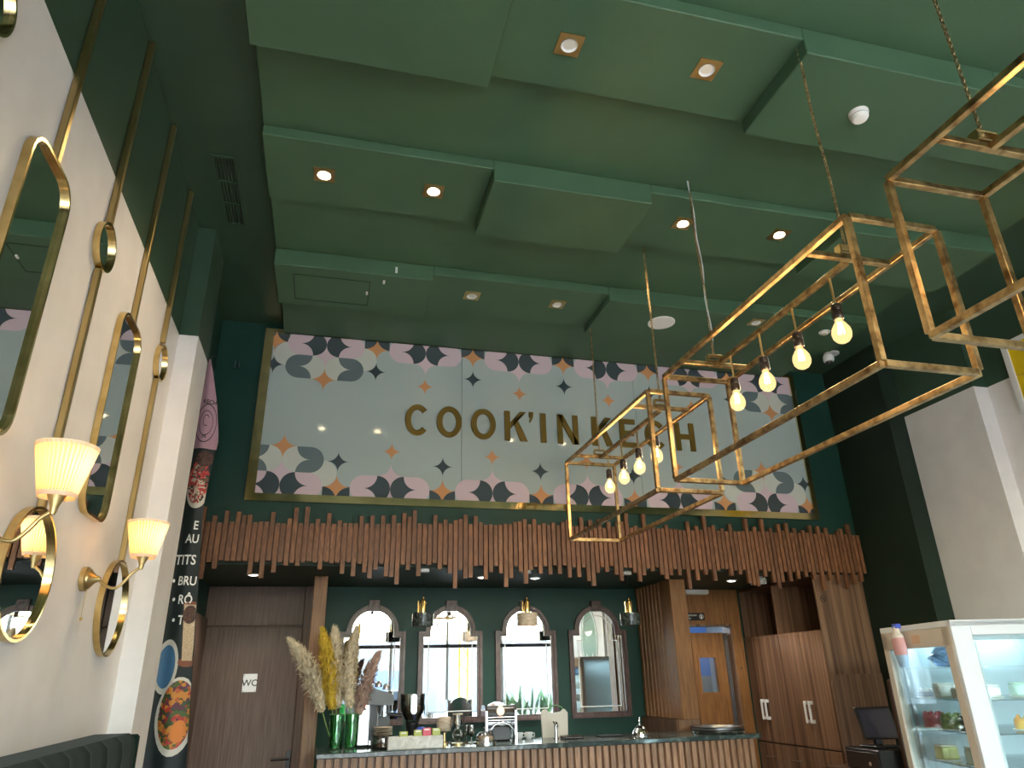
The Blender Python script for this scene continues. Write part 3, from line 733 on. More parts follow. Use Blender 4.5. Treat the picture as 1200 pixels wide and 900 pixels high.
def cage(y0, y1, tops, label, cable=False):
    t = thing('cage_pendant', label, 'pendant lamp', (CX, (y0+y1)/2, Z0), 'aged brass cage lamps in a row over the room')
    yc = (y0+y1)/2; L = y1-y0; H = Z1-Z0
    for sx in (-1, 1):
        for z in (0, H): piece('frame_bar', bar_mesh('y', L), t, (sx*HW, 0, z))
        for sy in (-1, 1): piece('frame_bar', bar_mesh('z', H-.02), t, (sx*HW, sy*L/2, H/2))
    for sy in (-1, 1):
        for z in (0, H): piece('frame_bar', bar_mesh('x', 2*HW-.02), t, (0, sy*L/2, z))
    ya, yb_ = y0+.255, y1-.22
    for y in (ya, yb_): piece('cross_bar', bar_mesh('x', 2*HW-.02), t, (0, y-yc, H-.002))
    piece('centre_rail', bar_mesh('y', yb_-ya-.03), t, (0, (ya+yb_)/2-yc, H-.012))
    for y, zt in zip((ya, yb_), tops):
        b = MB(); b.bbox(-.045, .045, y-yc-.018, y-yc+.018, H+.014, H+.022, .002); b.box(-.045, -.038, y-yc-.018, y-yc+.018, H+.022, H+.05); b.box(.038, .045, y-yc-.018, y-yc+.018, H+.022, H+.05); b.bbox(-.045, .045, y-yc-.018, y-yc+.018, H+.05, H+.057, .002)
        b.build('chain_bracket', 'brass_strip', t)
        c = chain_mb(0, y-yc, H+.06, zt-Z0, .006 if cable else 0.0).build('chain', 'brass_old', t, True); c['kind'] = 'stuff'
    for k in range(4):
        y = y0+.385+k*.277-yc
        r = piece('lamp_rod', rodm, t, (0, y, H-.02))
        s = piece('socket', sockm, t, (0, y, H-.15))
        o = bpy.data.objects.new('switch_wire', scapm); COL.objects.link(o); o.parent = s
        bu = piece('bulb', bulbm, t, (0, y, H-.222))
        o = bpy.data.objects.new('filament', filam); COL.objects.link(o); o.parent = bu
        lamp('POINT', (0, y, H-.275), .7, (1, .70, .36), t, .03)
    if cable:
        pts = []
        for i in range(40):
            q = i/39; z = H+.06+(tops[1]-Z0-H-.06)*q
            pts.append((.009*math.sin(q*17)+.008*math.sin(q*PI), yb_-yc+.008*math.cos(q*15), z))
        MB().tube(pts, .0036, 6).build('cable', 'alu', t, True)
    return t
cage(.03, 1.63, (4.5, 4.5), 'brass cage lamp nearest the camera, cut off at the upper right')
cage(1.85, 3.45, (4.42, 4.5), 'middle brass cage lamp with four glowing bulbs and a twisted cable', True)
cage(3.68, 5.28, (4.5, 4.5), 'farthest brass cage lamp hanging in front of the sign lettering')

# ================================================================== LEFT WALL: brass strips, mirrors, sconces, bench
LX = -1.075
def strip(y, z0, z1, label):
    tag(MB().bbox(LX+.001, LX+.028, y-.015, y+.015, z0, z1, .003).build('brass_strip', 'brass_strip'), label, 'wall strip', 'upright brass strips on the left wall')
for y, z0, z1, lb in ((1.745, 3.57, 4.598, 'brass strip nearest the camera, above the round mirror cut by the frame'), (2.345, 3.34, 4.598, 'brass strip rising from the nearest tall mirror to the ceiling'),
                      (2.955, 3.50, 4.598, 'brass strip between the ceiling and the first small round mirror'), (2.96, 2.222, 3.268, 'brass strip linking the first small round mirror to the large one below'),
                      (3.55, 3.30, 4.598, 'brass strip rising from the far tall mirror to the ceiling'), (4.165, 3.49, 4.598, 'brass strip above the second small round mirror by the pier'),
                      (4.17, 2.21, 3.255, 'brass strip between the small and large round mirrors by the pier'), (1.745, 2.222, 3.33, 'brass strip under the round mirror cut by the frame')):
    strip(y, z0, z1, lb)
def rr(hw, z0, z1, r, n=6):
    p = []
    for cx_, cz_, a0 in ((hw-r, z1-r, 0), (-hw+r, z1-r, 90), (-hw+r, z0+r, 180), (hw-r, z0+r, 270)): p += arc(cx_, cz_, r, a0, a0+90, n)
    return p
def wall_mirror(y, zc, shape, label, group):
    t = thing('wall_mirror', label, 'mirror', (LX, y, zc), group)
    if shape == 'tall': A, B = rr(.188, -.5, .5, .10), rr(.176, -.488, .488, .090)
    elif shape == 'small': A, B = arc(0, 0, .112, 0, 360, 40)[:-1], arc(0, 0, .102, 0, 360, 40)[:-1]
    else: A, B = arc(0, 0, .238, 0, 360, 56)[:-1], arc(0, 0, .227, 0, 360, 56)[:-1]
    b = MB(); b.ring(A, B, lambda p, q: (.030, p, q), lambda p, q: (.001, p, q)); b.build('brass_rim', 'brass', t, True)
    b = MB(); b.prism(B, lambda p, q: (.014, p, q), lambda p, q: (.002, p, q)); b.build('mirror_glass', 'mirror', t)
g1, g2, g3 = 'tall brass rimmed mirrors on the left wall', 'small round brass mirrors on the left wall', 'large round brass mirrors on the left wall'
wall_mirror(2.335, 2.838, 'tall', 'nearest tall brass rimmed mirror, cut off at the left edge', g1)
wall_mirror(3.54, 2.806, 'tall', 'far tall brass rimmed mirror between the two round ones', g1)
wall_mirror(1.745, 3.45, 'small', 'small round brass mirror at the top left corner', g2)
wall_mirror(2.965, 3.384, 'small', 'small round brass mirror between the two tall mirrors', g2)
wall_mirror(4.20, 3.372, 'small', 'small round brass mirror by the white pier', g2)
wall_mirror(2.955, 1.985, 'large', 'large round brass mirror behind the near sconce', g3)
wall_mirror(4.155, 1.972, 'large', 'large round brass mirror by the far sconce', g3)
wall_mirror(1.745, 1.985, 'large', 'large round brass mirror left of the frame edge', g3)
def sconce(y, label):
    t = thing('wall_sconce', label, 'wall lamp', (LX, y, 2.05), 'brass wall sconces with pleated shades')
    MB().lathe([(.054, .001), (.054, .022), (.046, .026), (.044, .034), (.034, .040), (.018, .055), (.009, .075), (.0005, .078)], n=28, axis='x').build('wall_rose', 'brass_strip', t, True)
    path = []
    for i in range(21):
        q = i/20; x_ = .07+.165*q; z_ = -.004-.036*math.sin(PI*min(1, q*1.25))+.06*max(0, q-.45)**1.3*2.2
        path.append((x_, 0, z_))
    end = path[-1]
    MB().tube(path, .0065, 10).build('arm', 'brass_strip', t, True)
    ex, ez = end[0], end[2]
    b = MB(); b.lathe([(.008, -.012), (.011, 0), (.012, .012), (.030, .055), (.031, .060), (.0005, .060)], c=(ex, 0, ez), n=22); b.build('cup', 'brass_strip', t, True)
    z0, z1 = ez+.042, ez+.205
    b = MB(); prof = [(.052+(.088-.052)*i/6, z0+(z1-z0)*i/6) for i in range(7)]
    b.lathe(prof, c=(ex, 0, 0), n=80, cap=False, pleat=.035); b.mi = [k % 2 for k in range(len(b.f))]; sh = b.build('pleated_shade', ['shade', 'shade_fold'], t)
    MB().lathe([(.0535, z0-.002), (.0565, z0+.013)], c=(ex, 0, 0), n=40, cap=False).build('shade_ribbon', 'shade_trim', sh, True); MB().lathe([(.0875, z1-.010), (.0915, z1+.003)], c=(ex, 0, 0), n=40, cap=False).build('shade_ribbon', 'shade_trim', sh, True)
    b = MB(); b.lathe([(.010, ez+.060), (.018, ez+.075), (.024, ez+.095), (.022, ez+.115), (.010, ez+.130), (.0005, ez+.132)], c=(ex, 0, 0), n=16); b.build('bulb', 'bulbglow', t, True)
    lamp('POINT', (ex, 0, ez+.165), .30, (1, .74, .42), t, .02)
    if 'far' in label:
        b = MB(); b.tube([(.028, 0, -.05), (.028, 0, -.165)], .0016, 5); b.build('pull_chain', 'brass_strip', t); MB().sphere((.028, 0, -.172), .008, 10).build('pull_knob', 'brass_strip', t, True)
sconce(2.44, 'near brass wall sconce with glowing pleated cream shade, arm cut by the frame')
sconce(3.645, 'far brass wall sconce with glowing pleated cream shade and pull chain')
bn = thing('banquette', 'dark green velvet banquette with channelled back along the left wall', 'bench', (-.85, 2.3, 0))
ym0, ym1 = .4, 4.3
nch = 15
for k in range(nch):
    a0 = ym0+(ym1-ym0)*k/nch; a1 = ym0+(ym1-ym0)*(k+1)/nch
    b = MB(); pr = []
    for i in range(9):
        q = i/8; pr.append((a0+(a1-a0)*q, .875-.008*abs(2*q-1)**6))
    out = [(a0, 1.066)]+pr+[(a1, 1.066)]
    prof = [(0.45, 1.0), (1.30, 1.0), (1.35, .955), (1.378, .80)]
    vs_ = []; nn = len(out)
    for z, kx in prof:
        for (yy, xx) in out:
            d = (1.066-xx); vs_.append((-1.066+d*kx if False else -1.066+(1.066-xx)*kx, yy, z))
    fs = []
    for r_ in range(len(prof)-1):
        for i in range(nn): fs.append((r_*nn+i, r_*nn+(i+1) % nn, (r_+1)*nn+(i+1) % nn, (r_+1)*nn+i))
    fs += [tuple(range(nn))[::-1], tuple((len(prof)-1)*nn+i for i in range(nn))]
    b._add(vs_, fs); b.build('back_channel', 'velvet', bn, True, True)
MB().bbox(-1.066, -.86, ym1-.001, ym1+.035, .1, 1.372, .012).build('end_panel', 'velvet', bn, True, True)
MB().bbox(-1.06, -.42, ym0, ym1, .32, .46, .03).build('seat_cushion', 'velvet', bn, True, True)
MB().box(-1.05, -.46, ym0+.02, ym1-.02, 0, .32).build('plinth', 'black', bn, world=True)

# ================================================================== BANNER by the pier
bt = thing('food_banner', 'tall dark fabric banner with pink top and food pictures hanging beside the white pier', 'banner', (-.95, 5.4, 0))
BR = [(.3, -.735), (1.1, -.775), (2.0, -.85), (2.76, -.905), (3.0, -.895), (3.3, -.872), (3.6, -.925), (3.8, -.972), (3.95, -1.012)]
def bxr(z):
    for (z0, x0), (z1, x1) in zip(BR, BR[1:]):
        if z <= z1: return x0+(x1-x0)*max(0, (z-z0))/(z1-z0)
    return BR[-1][1]
def bxl(z): return -1.06 if z < 3.5 else -1.06+.035*(z-3.5)/.45
def by(x, z): return 5.42+.014*math.sin(x*38+z*1.3)+.008*math.sin(z*4+x*15)
def bp(x, z, off=0.0): return (x, by(x, z)-off, z)
def bandmesh(za, zb, name, m_):
    b = MB(); nz = max(2, int((zb-za)/.06)); nx = 14; v = []
    for i in range(nz+1):
        z = za+(zb-za)*i/nz; xl, xr = bxl(z), bxr(z)
        for j in range(nx+1): v.append(bp(xl+(xr-xl)*j/nx, z))
    f = [(i*(nx+1)+j, i*(nx+1)+j+1, (i+1)*(nx+1)+j+1, (i+1)*(nx+1)+j) for i in range(nz) for j in range(nx)]
    b._add(v, f); return b.build(name, m_, bt, True, True, fix=False)
M['banner_dark'] = mat('banner_charcoal', (.010, .018, .020), .7)
M['banner_pink'] = mat('banner_pink', (.52, .30, .36), .7)
bandmesh(.3, 3.22, 'dark_cloth', 'banner_dark'); bandmesh(3.22, 3.95, 'pink_cloth', 'banner_pink')
def food(name, stops, scale):
    m = mat(name, (.5, .2, .1), .6); t = m.node_tree; N = t.nodes; L = t.links
    tc = N.new('ShaderNodeTexCoord'); vo = N.new('ShaderNodeTexVoronoi'); vo.inputs['Scale'].default_value = scale
    nz = N.new('ShaderNodeTexNoise'); nz.inputs['Scale'].default_value = scale*.8; ad = N.new('ShaderNodeVectorMath'); ad.operation = 'ADD'
    L.new(tc.outputs['Object'], nz.inputs['Vector']); L.new(tc.outputs['Object'], ad.inputs[0]); L.new(nz.outputs['Color'], ad.inputs[1]); L.new(ad.outputs[0], vo.inputs['Vector'])
    sp = N.new('ShaderNodeSeparateColor'); L.new(vo.outputs['Color'], sp.inputs[0])
    cr = N.new('ShaderNodeValToRGB'); cr.color_ramp.interpolation = 'CONSTANT'
    e = cr.color_ramp.elements
    while len(e) < len(stops): e.new(.5)
    for k, c in enumerate(stops): e[k].position = k/len(stops); e[k].color = (*c, 1)
    L.new(sp.outputs[0], cr.inputs['Fac']); L.new(cr.outputs['Color'], N['Principled BSDF'].inputs['Base Color']); M[name] = m
food('salad_print', [(.03, .06, .02), (.40, .03, .02), (.10, .02, .05), (.55, .22, .03), (.06, .10, .02), (.45, .10, .03)], 10)
food('berry_print', [(.40, .02, .02), (.05, .03, .03), (.55, .05, .04), (.15, .08, .05), (.55, .45, .35)], 13)
food('cream_print', [(.55, .42, .28), (.50, .36, .22), (.62, .50, .36), (.42, .28, .16)], 30)
food('choco_print', [(.05, .02, .015), (.03, .012, .01), (.16, .07, .04)], 30)
M['bowl_white'] = mat('bowl_print_white', (.60, .56, .50), .6); M['bowl_brown'] = mat('bowl_print_brown', (.22, .07, .035), .6); M['blue_print'] = mat('blue_print', (.06, .16, .30), .6); M['orange_print'] = mat('orange_print', (.65, .20, .03), .6)
def pdisc(b, cx_, cz_, rx, rz, off, r0=0.0):
    n_, k_ = 26, 4; v = []; f = []
    for i in range(k_+1):
        q = r0+(1-r0)*i/k_
        for j in range(n_):
            a = 2*PI*j/n_; x_ = cx_+rx*q*math.cos(a); z_ = cz_+rz*q*math.sin(a)
            x_ = max(bxl(z_)+.003, min(bxr(z_)-.004, x_)); v.append(bp(x_, z_, off))
    for i in range(k_):
        for j in range(n_): f.append((i*n_+j, i*n_+(j+1) % n_, (i+1)*n_+(j+1) % n_, (i+1)*n_+j))
    b._add(v, f)
def pr(name, m_, *discs):
    b = MB()
    for d in discs: pdisc(b, *d)
    b.build(name, m_, bt, True, True, fix=False)
pr('bowl_print', 'bowl_white', (-.885, 1.41, .125, .235, .003)); pr('bowl_print', 'bowl_white', (-.99, 1.71, .075, .17, .003))
pr('salad_print', 'salad_print', (-.885, 1.42, .108, .205, .005)); pr('blue_bowl_print', 'blue_print', (-.99, 1.71, .058, .135, .005))
pr('orange_slice_print', 'orange_print', (-.855, 1.32, .045, .065, .007))
pr('plate_print', 'bowl_brown', (-.865, 1.735, .055, .03, .004)); pr('plate_print', 'bowl_brown', (-.89, 2.105, .05, .022, .004))
b = MB()
vv = []
for i in range(9):
    q = i/8; z_ = 1.745+.36*q; hw_ = .030+.014*q
    for j in range(5): 
        x_ = -.868-.022*q+hw_*(j/2-1); vv.append(bp(min(x_, bxr(z_)-.004), z_, .006))
b._add(vv, [(i*5+j, i*5+j+1, (i+1)*5+j+1, (i+1)*5+j) for i in range(8) for j in range(4)]); b.build('sundae_print', 'cream_print', bt, True, True, fix=False)
pr('chocolate_print', 'choco_print', (-.89, 2.04, .042, .06, .008))
pr('berry_plate_print', 'bowl_white', (-.96, 2.90, .075, .13, .003)); pr('berry_print', 'berry_print', (-.965, 2.97, .07, .17, .005)); pr('dark_fruit_print', 'choco_print', (-.945, 3.14, .06, .06, .0065))
b = MB()
for txt, x_, z_, s_ in (('E', -.952, 2.62, .085), ('AU', -.992, 2.525, .085), ('TITS', -1.04, 2.375, .095), ('\u2022 BRU', -1.04, 2.235, .085), ('\u2022 R\u00d4', -1.02, 2.11, .085), ('\u2022 T', -1.0, 1.975, .085)):
    b = MB(); v, f = text_polys(txt, s_, 'LEFT', .0015); b._add([bp(x_+p[0]*.75, z_+p[1], .004) for p in v], f); b.build('banner_lettering', 'white_ink', bt, world=True, fix=False)
b = MB()
def pring(cx_, cz_, r, wd, off, a0=0, a1=360):
    A, B = arc(cx_, cz_, r*.62, a0, a1, 24, r*1.35), arc(cx_, cz_, (r-wd)*.62, a0, a1, 24, (r-wd)*1.35)
    v = [bp(*p, off) for p in A]+[bp(*p, off) for p in B]; k = len(A); b._add(v, [(i, i+1, k+i+1, k+i) for i in range(k-1)])
pring(-.975, 3.42, .115, .006, .004); pring(-.975, 3.42, .075, .005, .004); pring(-.975, 3.44, .035, .005, .004, 30, 300)
v, f = text_polys('KECH', .05, 'CENTER', .001); b._add([bp(-.97+p[0]*.7, 3.575+p[1], .004) for p in v], f)
v, f = text_polys('IN', .04, 'CENTER', .001); b._add([bp(-.975+p[0]*.7, 3.30+p[1], .004) for p in v], f)
b.build('circle_logo', 'banner_dark', bt, world=True, fix=False)
MB().tube([(-1.06, 5.43, 3.90), (-1.0, 5.42, 3.99)], .006, 8).build('hanging_cord', 'black', bt, world=True)

# ================================================================== ARCHED MIRRORS on the bar wall
def aout(hw, zs, ar, ins=0.0, n=20):
    h_ = hw-ins; r_ = ar-ins
    return [(-h_, ins), (-h_, zs-ins)] + [(-r_, zs-ins)] + arc(0, zs, r_, 180, 0, n) + [(r_, zs-ins), (h_, zs-ins), (h_, ins)]
def arched(xc, label):
    t = thing('arched_mirror', label, 'mirror', (xc, 7.4, 1.2), 'arched mirrors on the wall behind the bar')
    hw, zs, ar = .322, .835, .252
    fn = lambda y: (lambda x, z: (x, y, z))
    o0, o1, o2 = aout(hw, zs, ar), aout(hw, zs, ar, .028), aout(hw, zs, ar, .052)
    b = MB(); b.ring(o0, o1, fn(-.038), fn(-.001)); b.build('outer_moulding', 'darkwood', t)
    b = MB(); b.ring(o1, o2, fn(-.024), fn(-.001)); b.build('inner_moulding', 'darkwood', t)
    b = MB(); b.prism(o2, fn(-.010), fn(-.002)); b.build('mirror_glass', 'mirror', t)
    o3, o4 = aout(hw, zs, ar, .098), aout(hw, zs, ar, .107)
    b = MB(); b.ring(o3, o4, fn(-.0108), fn(-.0100)); b.build('inlay_line', 'white_ink', t)
    k = MB().bbox(-.055, .055, -.05, -.001, zs+ar-.06, zs+ar+.045, .004).build('keystone', 'darkwood', t)
    b = MB(); b.lathe([(.030, -.05), (.030, -.056), (.022, -.058), (.0005, -.058)], c=(0, 0, zs+ar-.008), n=20, axis='y'); b.build('rosette', 'darkwood', k, True)
arched(.478, 'arched dark framed mirror farthest left, behind the pampas grass')
arched(1.250, 'arched dark framed mirror second from the left')
arched(2.030, 'arched dark framed mirror third from the left, reflecting leaves')
arched(2.815, 'arched dark framed mirror farthest right, beside the slatted partition')

# ================================================================== BAR PENDANTS
def bar_pendant(xc, m_, label):
    t = thing('bar_pendant', label, 'pendant lamp', (xc, 6.1, 2.0), 'three small stone pendants over the bar')
    MB().lathe([(.045, .46), (.045, .435), (.0005, .433)], n=20).build('canopy', 'whitep', t, True)
    MB().cyl((0, 0, .22), (0, 0, .435), .0022, 6).build('cord', 'black', t)
    MB().lathe([(.028, .10), (.029, .185), (.024, .205), (.012, .214), (.008, .232), (.0005, .234)], n=20).build('brass_body', 'brass', t, True)
    MB().cyl((-.040, 0, .10), (-.040, 0, .20), .007, 8).build('side_rod', 'brass', t, True)
    b = MB(); b.lathe([(.086, 0), (.088, .004), (.088, .1), (.084, .104), (.012, .104)], n=36, cap=False); b.lathe([(.078, .094), (.078, .002), (.086, 0)], n=36, cap=False); b.build('stone_shade', m_, t, True)
    MB().sphere((0, 0, .05), .022, 12).build('bulb', 'bulbglow', t, True)
bar_pendant(.797, 'marble_dark', 'dark marble pendant between the first and second arched mirrors')
bar_pendant(1.697, 'travertine', 'beige travertine pendant in front of the third arched mirror')
bar_pendant(2.650, 'marble_dark', 'dark marble pendant beside the slatted partition')

# ================================================================== ON THE BAR COUNTER
CT = 1.108
def vase(x, y, r, h, label):
    t = thing('glass_vase', label, 'vase', (x, y, CT))
    MB().lathe([(r*.86, .001), (r*.9, .012), (r, h), (r-.004, h), (r*.9-.005, .022), (.0005, .020)], n=28, cap=False).build('glass', 'glass_green', t, True)
    MB().lathe([(r-.0045, h-.003), (r+.0015, h-.003), (r+.0015, h+.002), (r-.0045, h+.002)], n=28, cap=False).build('rim', 'leaf', t, True)
vase(.160, 6.19, .056, .25, 'green glass vase left of the pair at the end of the bar')
vase(.277, 6.195, .056, .25, 'green glass vase right of the pair at the end of the bar')
def pampas(base, tip, m_, r, label, seed, nf=1300, bend=.06):
    rs = random.Random(seed); B, T = Vector(base), Vector(tip); D = T-B; side = D.cross(Vector((0, 1, 0))).normalized()
    def P(q): return B + D*q + side*bend*math.sin(PI*q)*q
    t = thing('pampas_stem', label, 'dried grass', tuple(B))
    b = MB(); b.tube([P(i/8*.62) for i in range(9)], [.0045]*9, 6); b.build('stalk', 'stalk', t, True, True)
    f = MB(); q0 = .30
    for k in range(nf):
        q = q0+(1-q0)*rs.random()**.9; p = P(q); u = (q-q0)/(1-q0)
        rad = r*1.4*(math.sin(PI*min(1, u*.86+.10))**.7)
        a = rs.random()*2*PI; tdir = (P(min(1, q+.02))-P(q-.02)).normalized()
        x_ = side; y_ = tdir.cross(x_).normalized()
        out = (x_*math.cos(a)+y_*math.sin(a))*rad*rs.uniform(.35, 1.0)
        e = p+out+tdir*rs.uniform(.03, .075); mid = p+out*.6+tdir*.015
        wv = tdir.cross(out).normalized()*rs.uniform(.005, .011)
        f._add([p, mid+wv, e, mid-wv], [(0, 1, 2, 3)])
        if k % 2 == 0:
            e2 = mid+out*.5+Vector((0, 0, -.012)); f._add([mid, mid+wv*1.3+tdir*.012, e2, mid-wv*1.3+tdir*.012], [(0, 1, 2, 3)])
    f.build('plume', m_, t, False, True, fix=False)['kind'] = 'stuff'
pampas((.145, 6.19, CT+.03), (-.225, 6.15, 1.885), 'plume_cream', .075, 'cream pampas plume leaning farthest left', 1, bend=-.07)
pampas((.158, 6.17, CT+.03), (.005, 6.15, 1.955), 'plume_yellow', .070, 'bright yellow plume left of the tall cream one', 2, bend=-.03)
pampas((.175, 6.20, CT+.03), (.095, 6.19, 1.975), 'plume_cream', .078, 'tall upright cream pampas plume in the middle of the bunch', 3, bend=.0)
pampas((.262, 6.215, CT+.03), (.285, 6.24, 1.985), 'plume_yellow', .045, 'narrow yellow plume behind the cream one on the right', 4, 800, bend=.05)
pampas((.270, 6.18, CT+.03), (.262, 6.17, 1.965), 'plume_cream', .060, 'cream plume on the right with a narrow pointed tip', 5, bend=.06)
pampas((.283, 6.20, CT+.03), (.445, 6.18, 1.775), 'plume_pink', .065, 'pinkish brown plume leaning right over the coffee machine', 6, 900, bend=.05)
# espresso machine
t = thing('espresso_machine', 'dark espresso machine with pale steel side behind the pampas grass', 'coffee machine', (.45, 6.40, CT))
b = MB(); b.prism([(.30, 1.42), (.605, 1.405), (.60, 1.485), (.42, 1.545), (.30, 1.545)], F(6.30), F(6.55)); b.build('top_housing', 'bakelite', t, world=True)
MB().bbox(.30, .42, 6.30, 6.53, CT+.012, 1.42, .008).build('side_panel', 'brushed', t, world=True)
MB().box(.42, .59, 6.44, 6.53, CT+.012, 1.41).build('back_panel', 'black', t, world=True)
MB().bbox(.42, .64, 6.31, 6.54, CT+.012, CT+.05, .004).build('drip_tray', 'steel', t, world=True)
for y in (6.33, 6.46):
    b = MB(); b.cyl((.53, y, 1.405), (.53, y, 1.345), .034, 18); b.cyl((.53, y, 1.345), (.53, y, 1.325), .038, 18); g = b.build('group_head', 'steel', t, True, True)
    b = MB(); b.tube([(.56, y, 1.335), (.60, y, 1.335), (.68, y, 1.325)], [.010, .012, .015], 10); b.build('portafilter_handle', 'black', g, True, True)
b = MB(); b.tube([(.47, 6.28, 1.40), (.48, 6.25, 1.33), (.475, 6.245, 1.22), (.49, 6.24, 1.18)], .005, 8); b.build('steam_wand', 'steel', t, True, True)
for k, (x, lb) in enumerate(((.485, 'left'), (.55, 'right'))):
    q = thing('upturned_cup', 'grey cup turned over on top of the espresso machine, '+lb+' one', 'cup', (x, 6.43, 1.537-.022*k), 'cups on the espresso machine')
    MB().lathe([(.030, 0.005), (.032, .01), (.026, .04), (.016, .052), (.0005, .053)], n=20).build('bowl', 'brushed', q, True)
# grinder
t = thing('coffee_grinder', 'coffee grinder with a smoked clear hopper half full of beans', 'grinder', (.775, 6.44, CT))
MB().lathe([(.066, 0), (.066, .015), (.05, .03), (.048, .12), (.056, .14), (.056, .16)], n=24).build('base', 'black', t, True)
MB().lathe([(.05, .16), (.058, .175), (.098, .255), (.102, .37), (.099, .37), (.095, .257), (.055, .18)], n=28, cap=False).build('hopper', 'glass_smoke', t, True)
MB().lathe([(.052, .181), (.092, .258), (.094, .285), (.0005, .29)], n=28).build('beans', 'coffee', t, True)
MB().lathe([(.104, .37), (.104, .378), (.0005, .382)], n=28).build('lid', 'glass_smoke', t, True)
b = MB(); b.prism(stadium(0, 0, .075, .024), lambda a, c: (c, -.104, .30+a), lambda a, c: (c, -.100, .30+a)); lab = b.build('hopper_label', 'brushed', t)
b = MB(); b.ring(arc(0, .325, .015, 0, 360, 16)[:-1], arc(0, .325, .009, 0, 360, 16)[:-1], lambda x, z: (x, -.1055, z), lambda x, z: (x, -.1042, z)); b.build('label_ring', 'black', lab)
t = thing('blue_tub', 'small round blue plastic tub between the grinder and the sachet box', 'tub', (.835, 6.30, CT))
MB().lathe([(.04, 0), (.045, .10), (.047, .10), (.047, .115), (.02, .13), (.0005, .13)], n=20).build('tub', 'blueplastic', t, True)
# jar with saucers
t = thing('glass_jar', 'squat ribbed glass jar under the stack of saucers', 'jar', (.525, 6.20, CT))
MB().lathe([(.082, .001), (.088, .01), (.088, .075), (.084, .085), (.080, .085), (.083, .073), (.083, .012), (.0005, .010)], n=30, cap=False, pleat=.01).build('glass', 'glass_smoke', t, True)
MB().lathe([(.08, .012), (.08, .035), (.0005, .036)], n=24).build('contents', 'cab', t, True)
for k in range(5):
    o = MB().lathe([(.040, 0), (.074, .008), (.075, .0105), (.040, .004), (.0005, .004)], c=(.52, 6.20, CT+.086+k*.0125), n=28, cap=False).build('saucer', 'travertine', None, True)
    tag(o, ('tan saucer at the bottom of the stack on the glass jar', 'tan saucer second from the bottom of the stack on the jar', 'tan saucer in the middle of the stack on the jar', 'tan saucer second from the top of the stack on the jar', 'tan saucer on top of the stack on the glass jar')[k], 'saucer', 'stack of saucers on the bar')
# sachet box
t = thing('sachet_box', 'long pale stone box of tea sachets on the bar', 'box', (.755, 6.05, CT))
b = MB(); b.box(.545, .965, 6.0, 6.01, CT+.001, CT+.085); b.box(.545, .965, 6.09, 6.10, CT+.001, CT+.085); b.box(.545, .555, 6.01, 6.09, CT+.001, CT+.085); b.box(.955, .965, 6.01, 6.09, CT+.001, CT+.085); b.box(.555, .955, 6.01, 6.09, CT+.001, CT+.012)
b.build('box', 'marble_white', t, world=True)
M['sach_green'] = mat('green_sachet', (.40, .44, .08), .4); M['sach_red'] = mat('red_sachet', (.62, .06, .10), .4)
for x, m_, dz, lb in ((.665, 'sach_green', .0, 'yellow green tea sachet farthest left in the stone box'), (.775, 'sach_green', .008, 'yellow green tea sachet left of the red one'), (.845, 'sach_red', .018, 'red tea sachet in the stone box'), (.918, 'sach_green', .014, 'yellow green tea sachet right of the red one')):
    q = thing('tea_sachet', lb, 'sachet', (x, 6.05, CT+.014), 'tea sachets in the stone box')
    MB().bbox(-.032, .032, -.012, .012, 0, .105+dz, .003).build('packet', m_, q)
    MB().box(-.020, .020, -.0135, -.012, .09+dz, .098+dz).build('packet_label', 'white_ink', q)
o = tag(MB().lathe([(.022, 0), (.024, .05), (.014, .062), (.014, .08), (.0005, .081)], c=(.645, 6.23, CT), n=16).build('small_bottle', 'bakelite', None, True), 'small dark bottle beside the saucer stack', 'bottle')
# siphon brewer and glass
t = thing('round_canister', 'beige ball shaped canister on a brass foot beside the sachet box', 'canister', (1.02, 6.28, CT))
MB().lathe([(.035, 0), (.035, .01), (.016, .02), (.014, .085)], n=20).build('foot', 'brass_strip', t, True)
MB().lathe([(.02, .085), (.055, .10), (.066, .14), (.062, .18), (.045, .20), (.0005, .205)], n=26).build('body', 'travertine', t, True)
t = thing('siphon_brewer', 'glass siphon coffee brewer in a brass and black frame', 'coffee maker', (1.115, 6.20, CT))
MB().lathe([(.05, 0), (.05, .012), (.0005, .013)], n=20).build('base', 'brass_strip', t, True)
MB().lathe([(.012, .02), (.042, .05), (.045, .075), (.03, .105), (.016, .115), (.016, .13), (.036, .14), (.040, .215), (.038, .215), (.033, .14), (.012, .128)], n=24, cap=False).build('glass_bulbs', 'glass_smoke', t, True)
b = MB(); b.tube([(.052, 0, .0), (.052, 0, .22), (.0, 0, .225)], .005, 8); b.tube([(-.052, 0, 0), (-.052, 0, .20)], .004, 8); b.build('frame', 'bakelite', t, True)
MB().lathe([(.041, .215), (.041, .226), (.0005, .228)], n=20).build('lid', 'travertine', t, True)
for k, (dx, dy) in enumerate(((.085, .02), (.115, -.03))):
    q = thing('drinking_glass', ('clear stemmed glass beside the siphon brewer, back one', 'clear stemmed glass beside the siphon brewer, front one')[k], 'glass', (1.115+dx, 6.24+dy, CT), 'glasses by the siphon')
    MB().lathe([(.028, .001), (.026, .004), (.004, .010), (.004, .05), (.026, .07), (.032, .10), (.029, .135), (.027, .135), (.030, .10), (.024, .072), (.0005, .056)], n=20, cap=False).build('glass', 'glass_smoke', q, True)
t = thing('cake_dome', 'low clear glass cake dome with knob on the bar', 'dome', (1.345, 6.20, CT))
MB().lathe([(.09, 0), (.09, .012), (.0005, .013)], n=26).build('plate', 'steel', t, True)
MB().lathe([(.082, .014), (.078, .05), (.05, .078), (.015, .088), (.012, .10), (.018, .115), (.0005, .12)], n=26, cap=False).build('cover', 'glass_smoke', t, True)
b = MB()
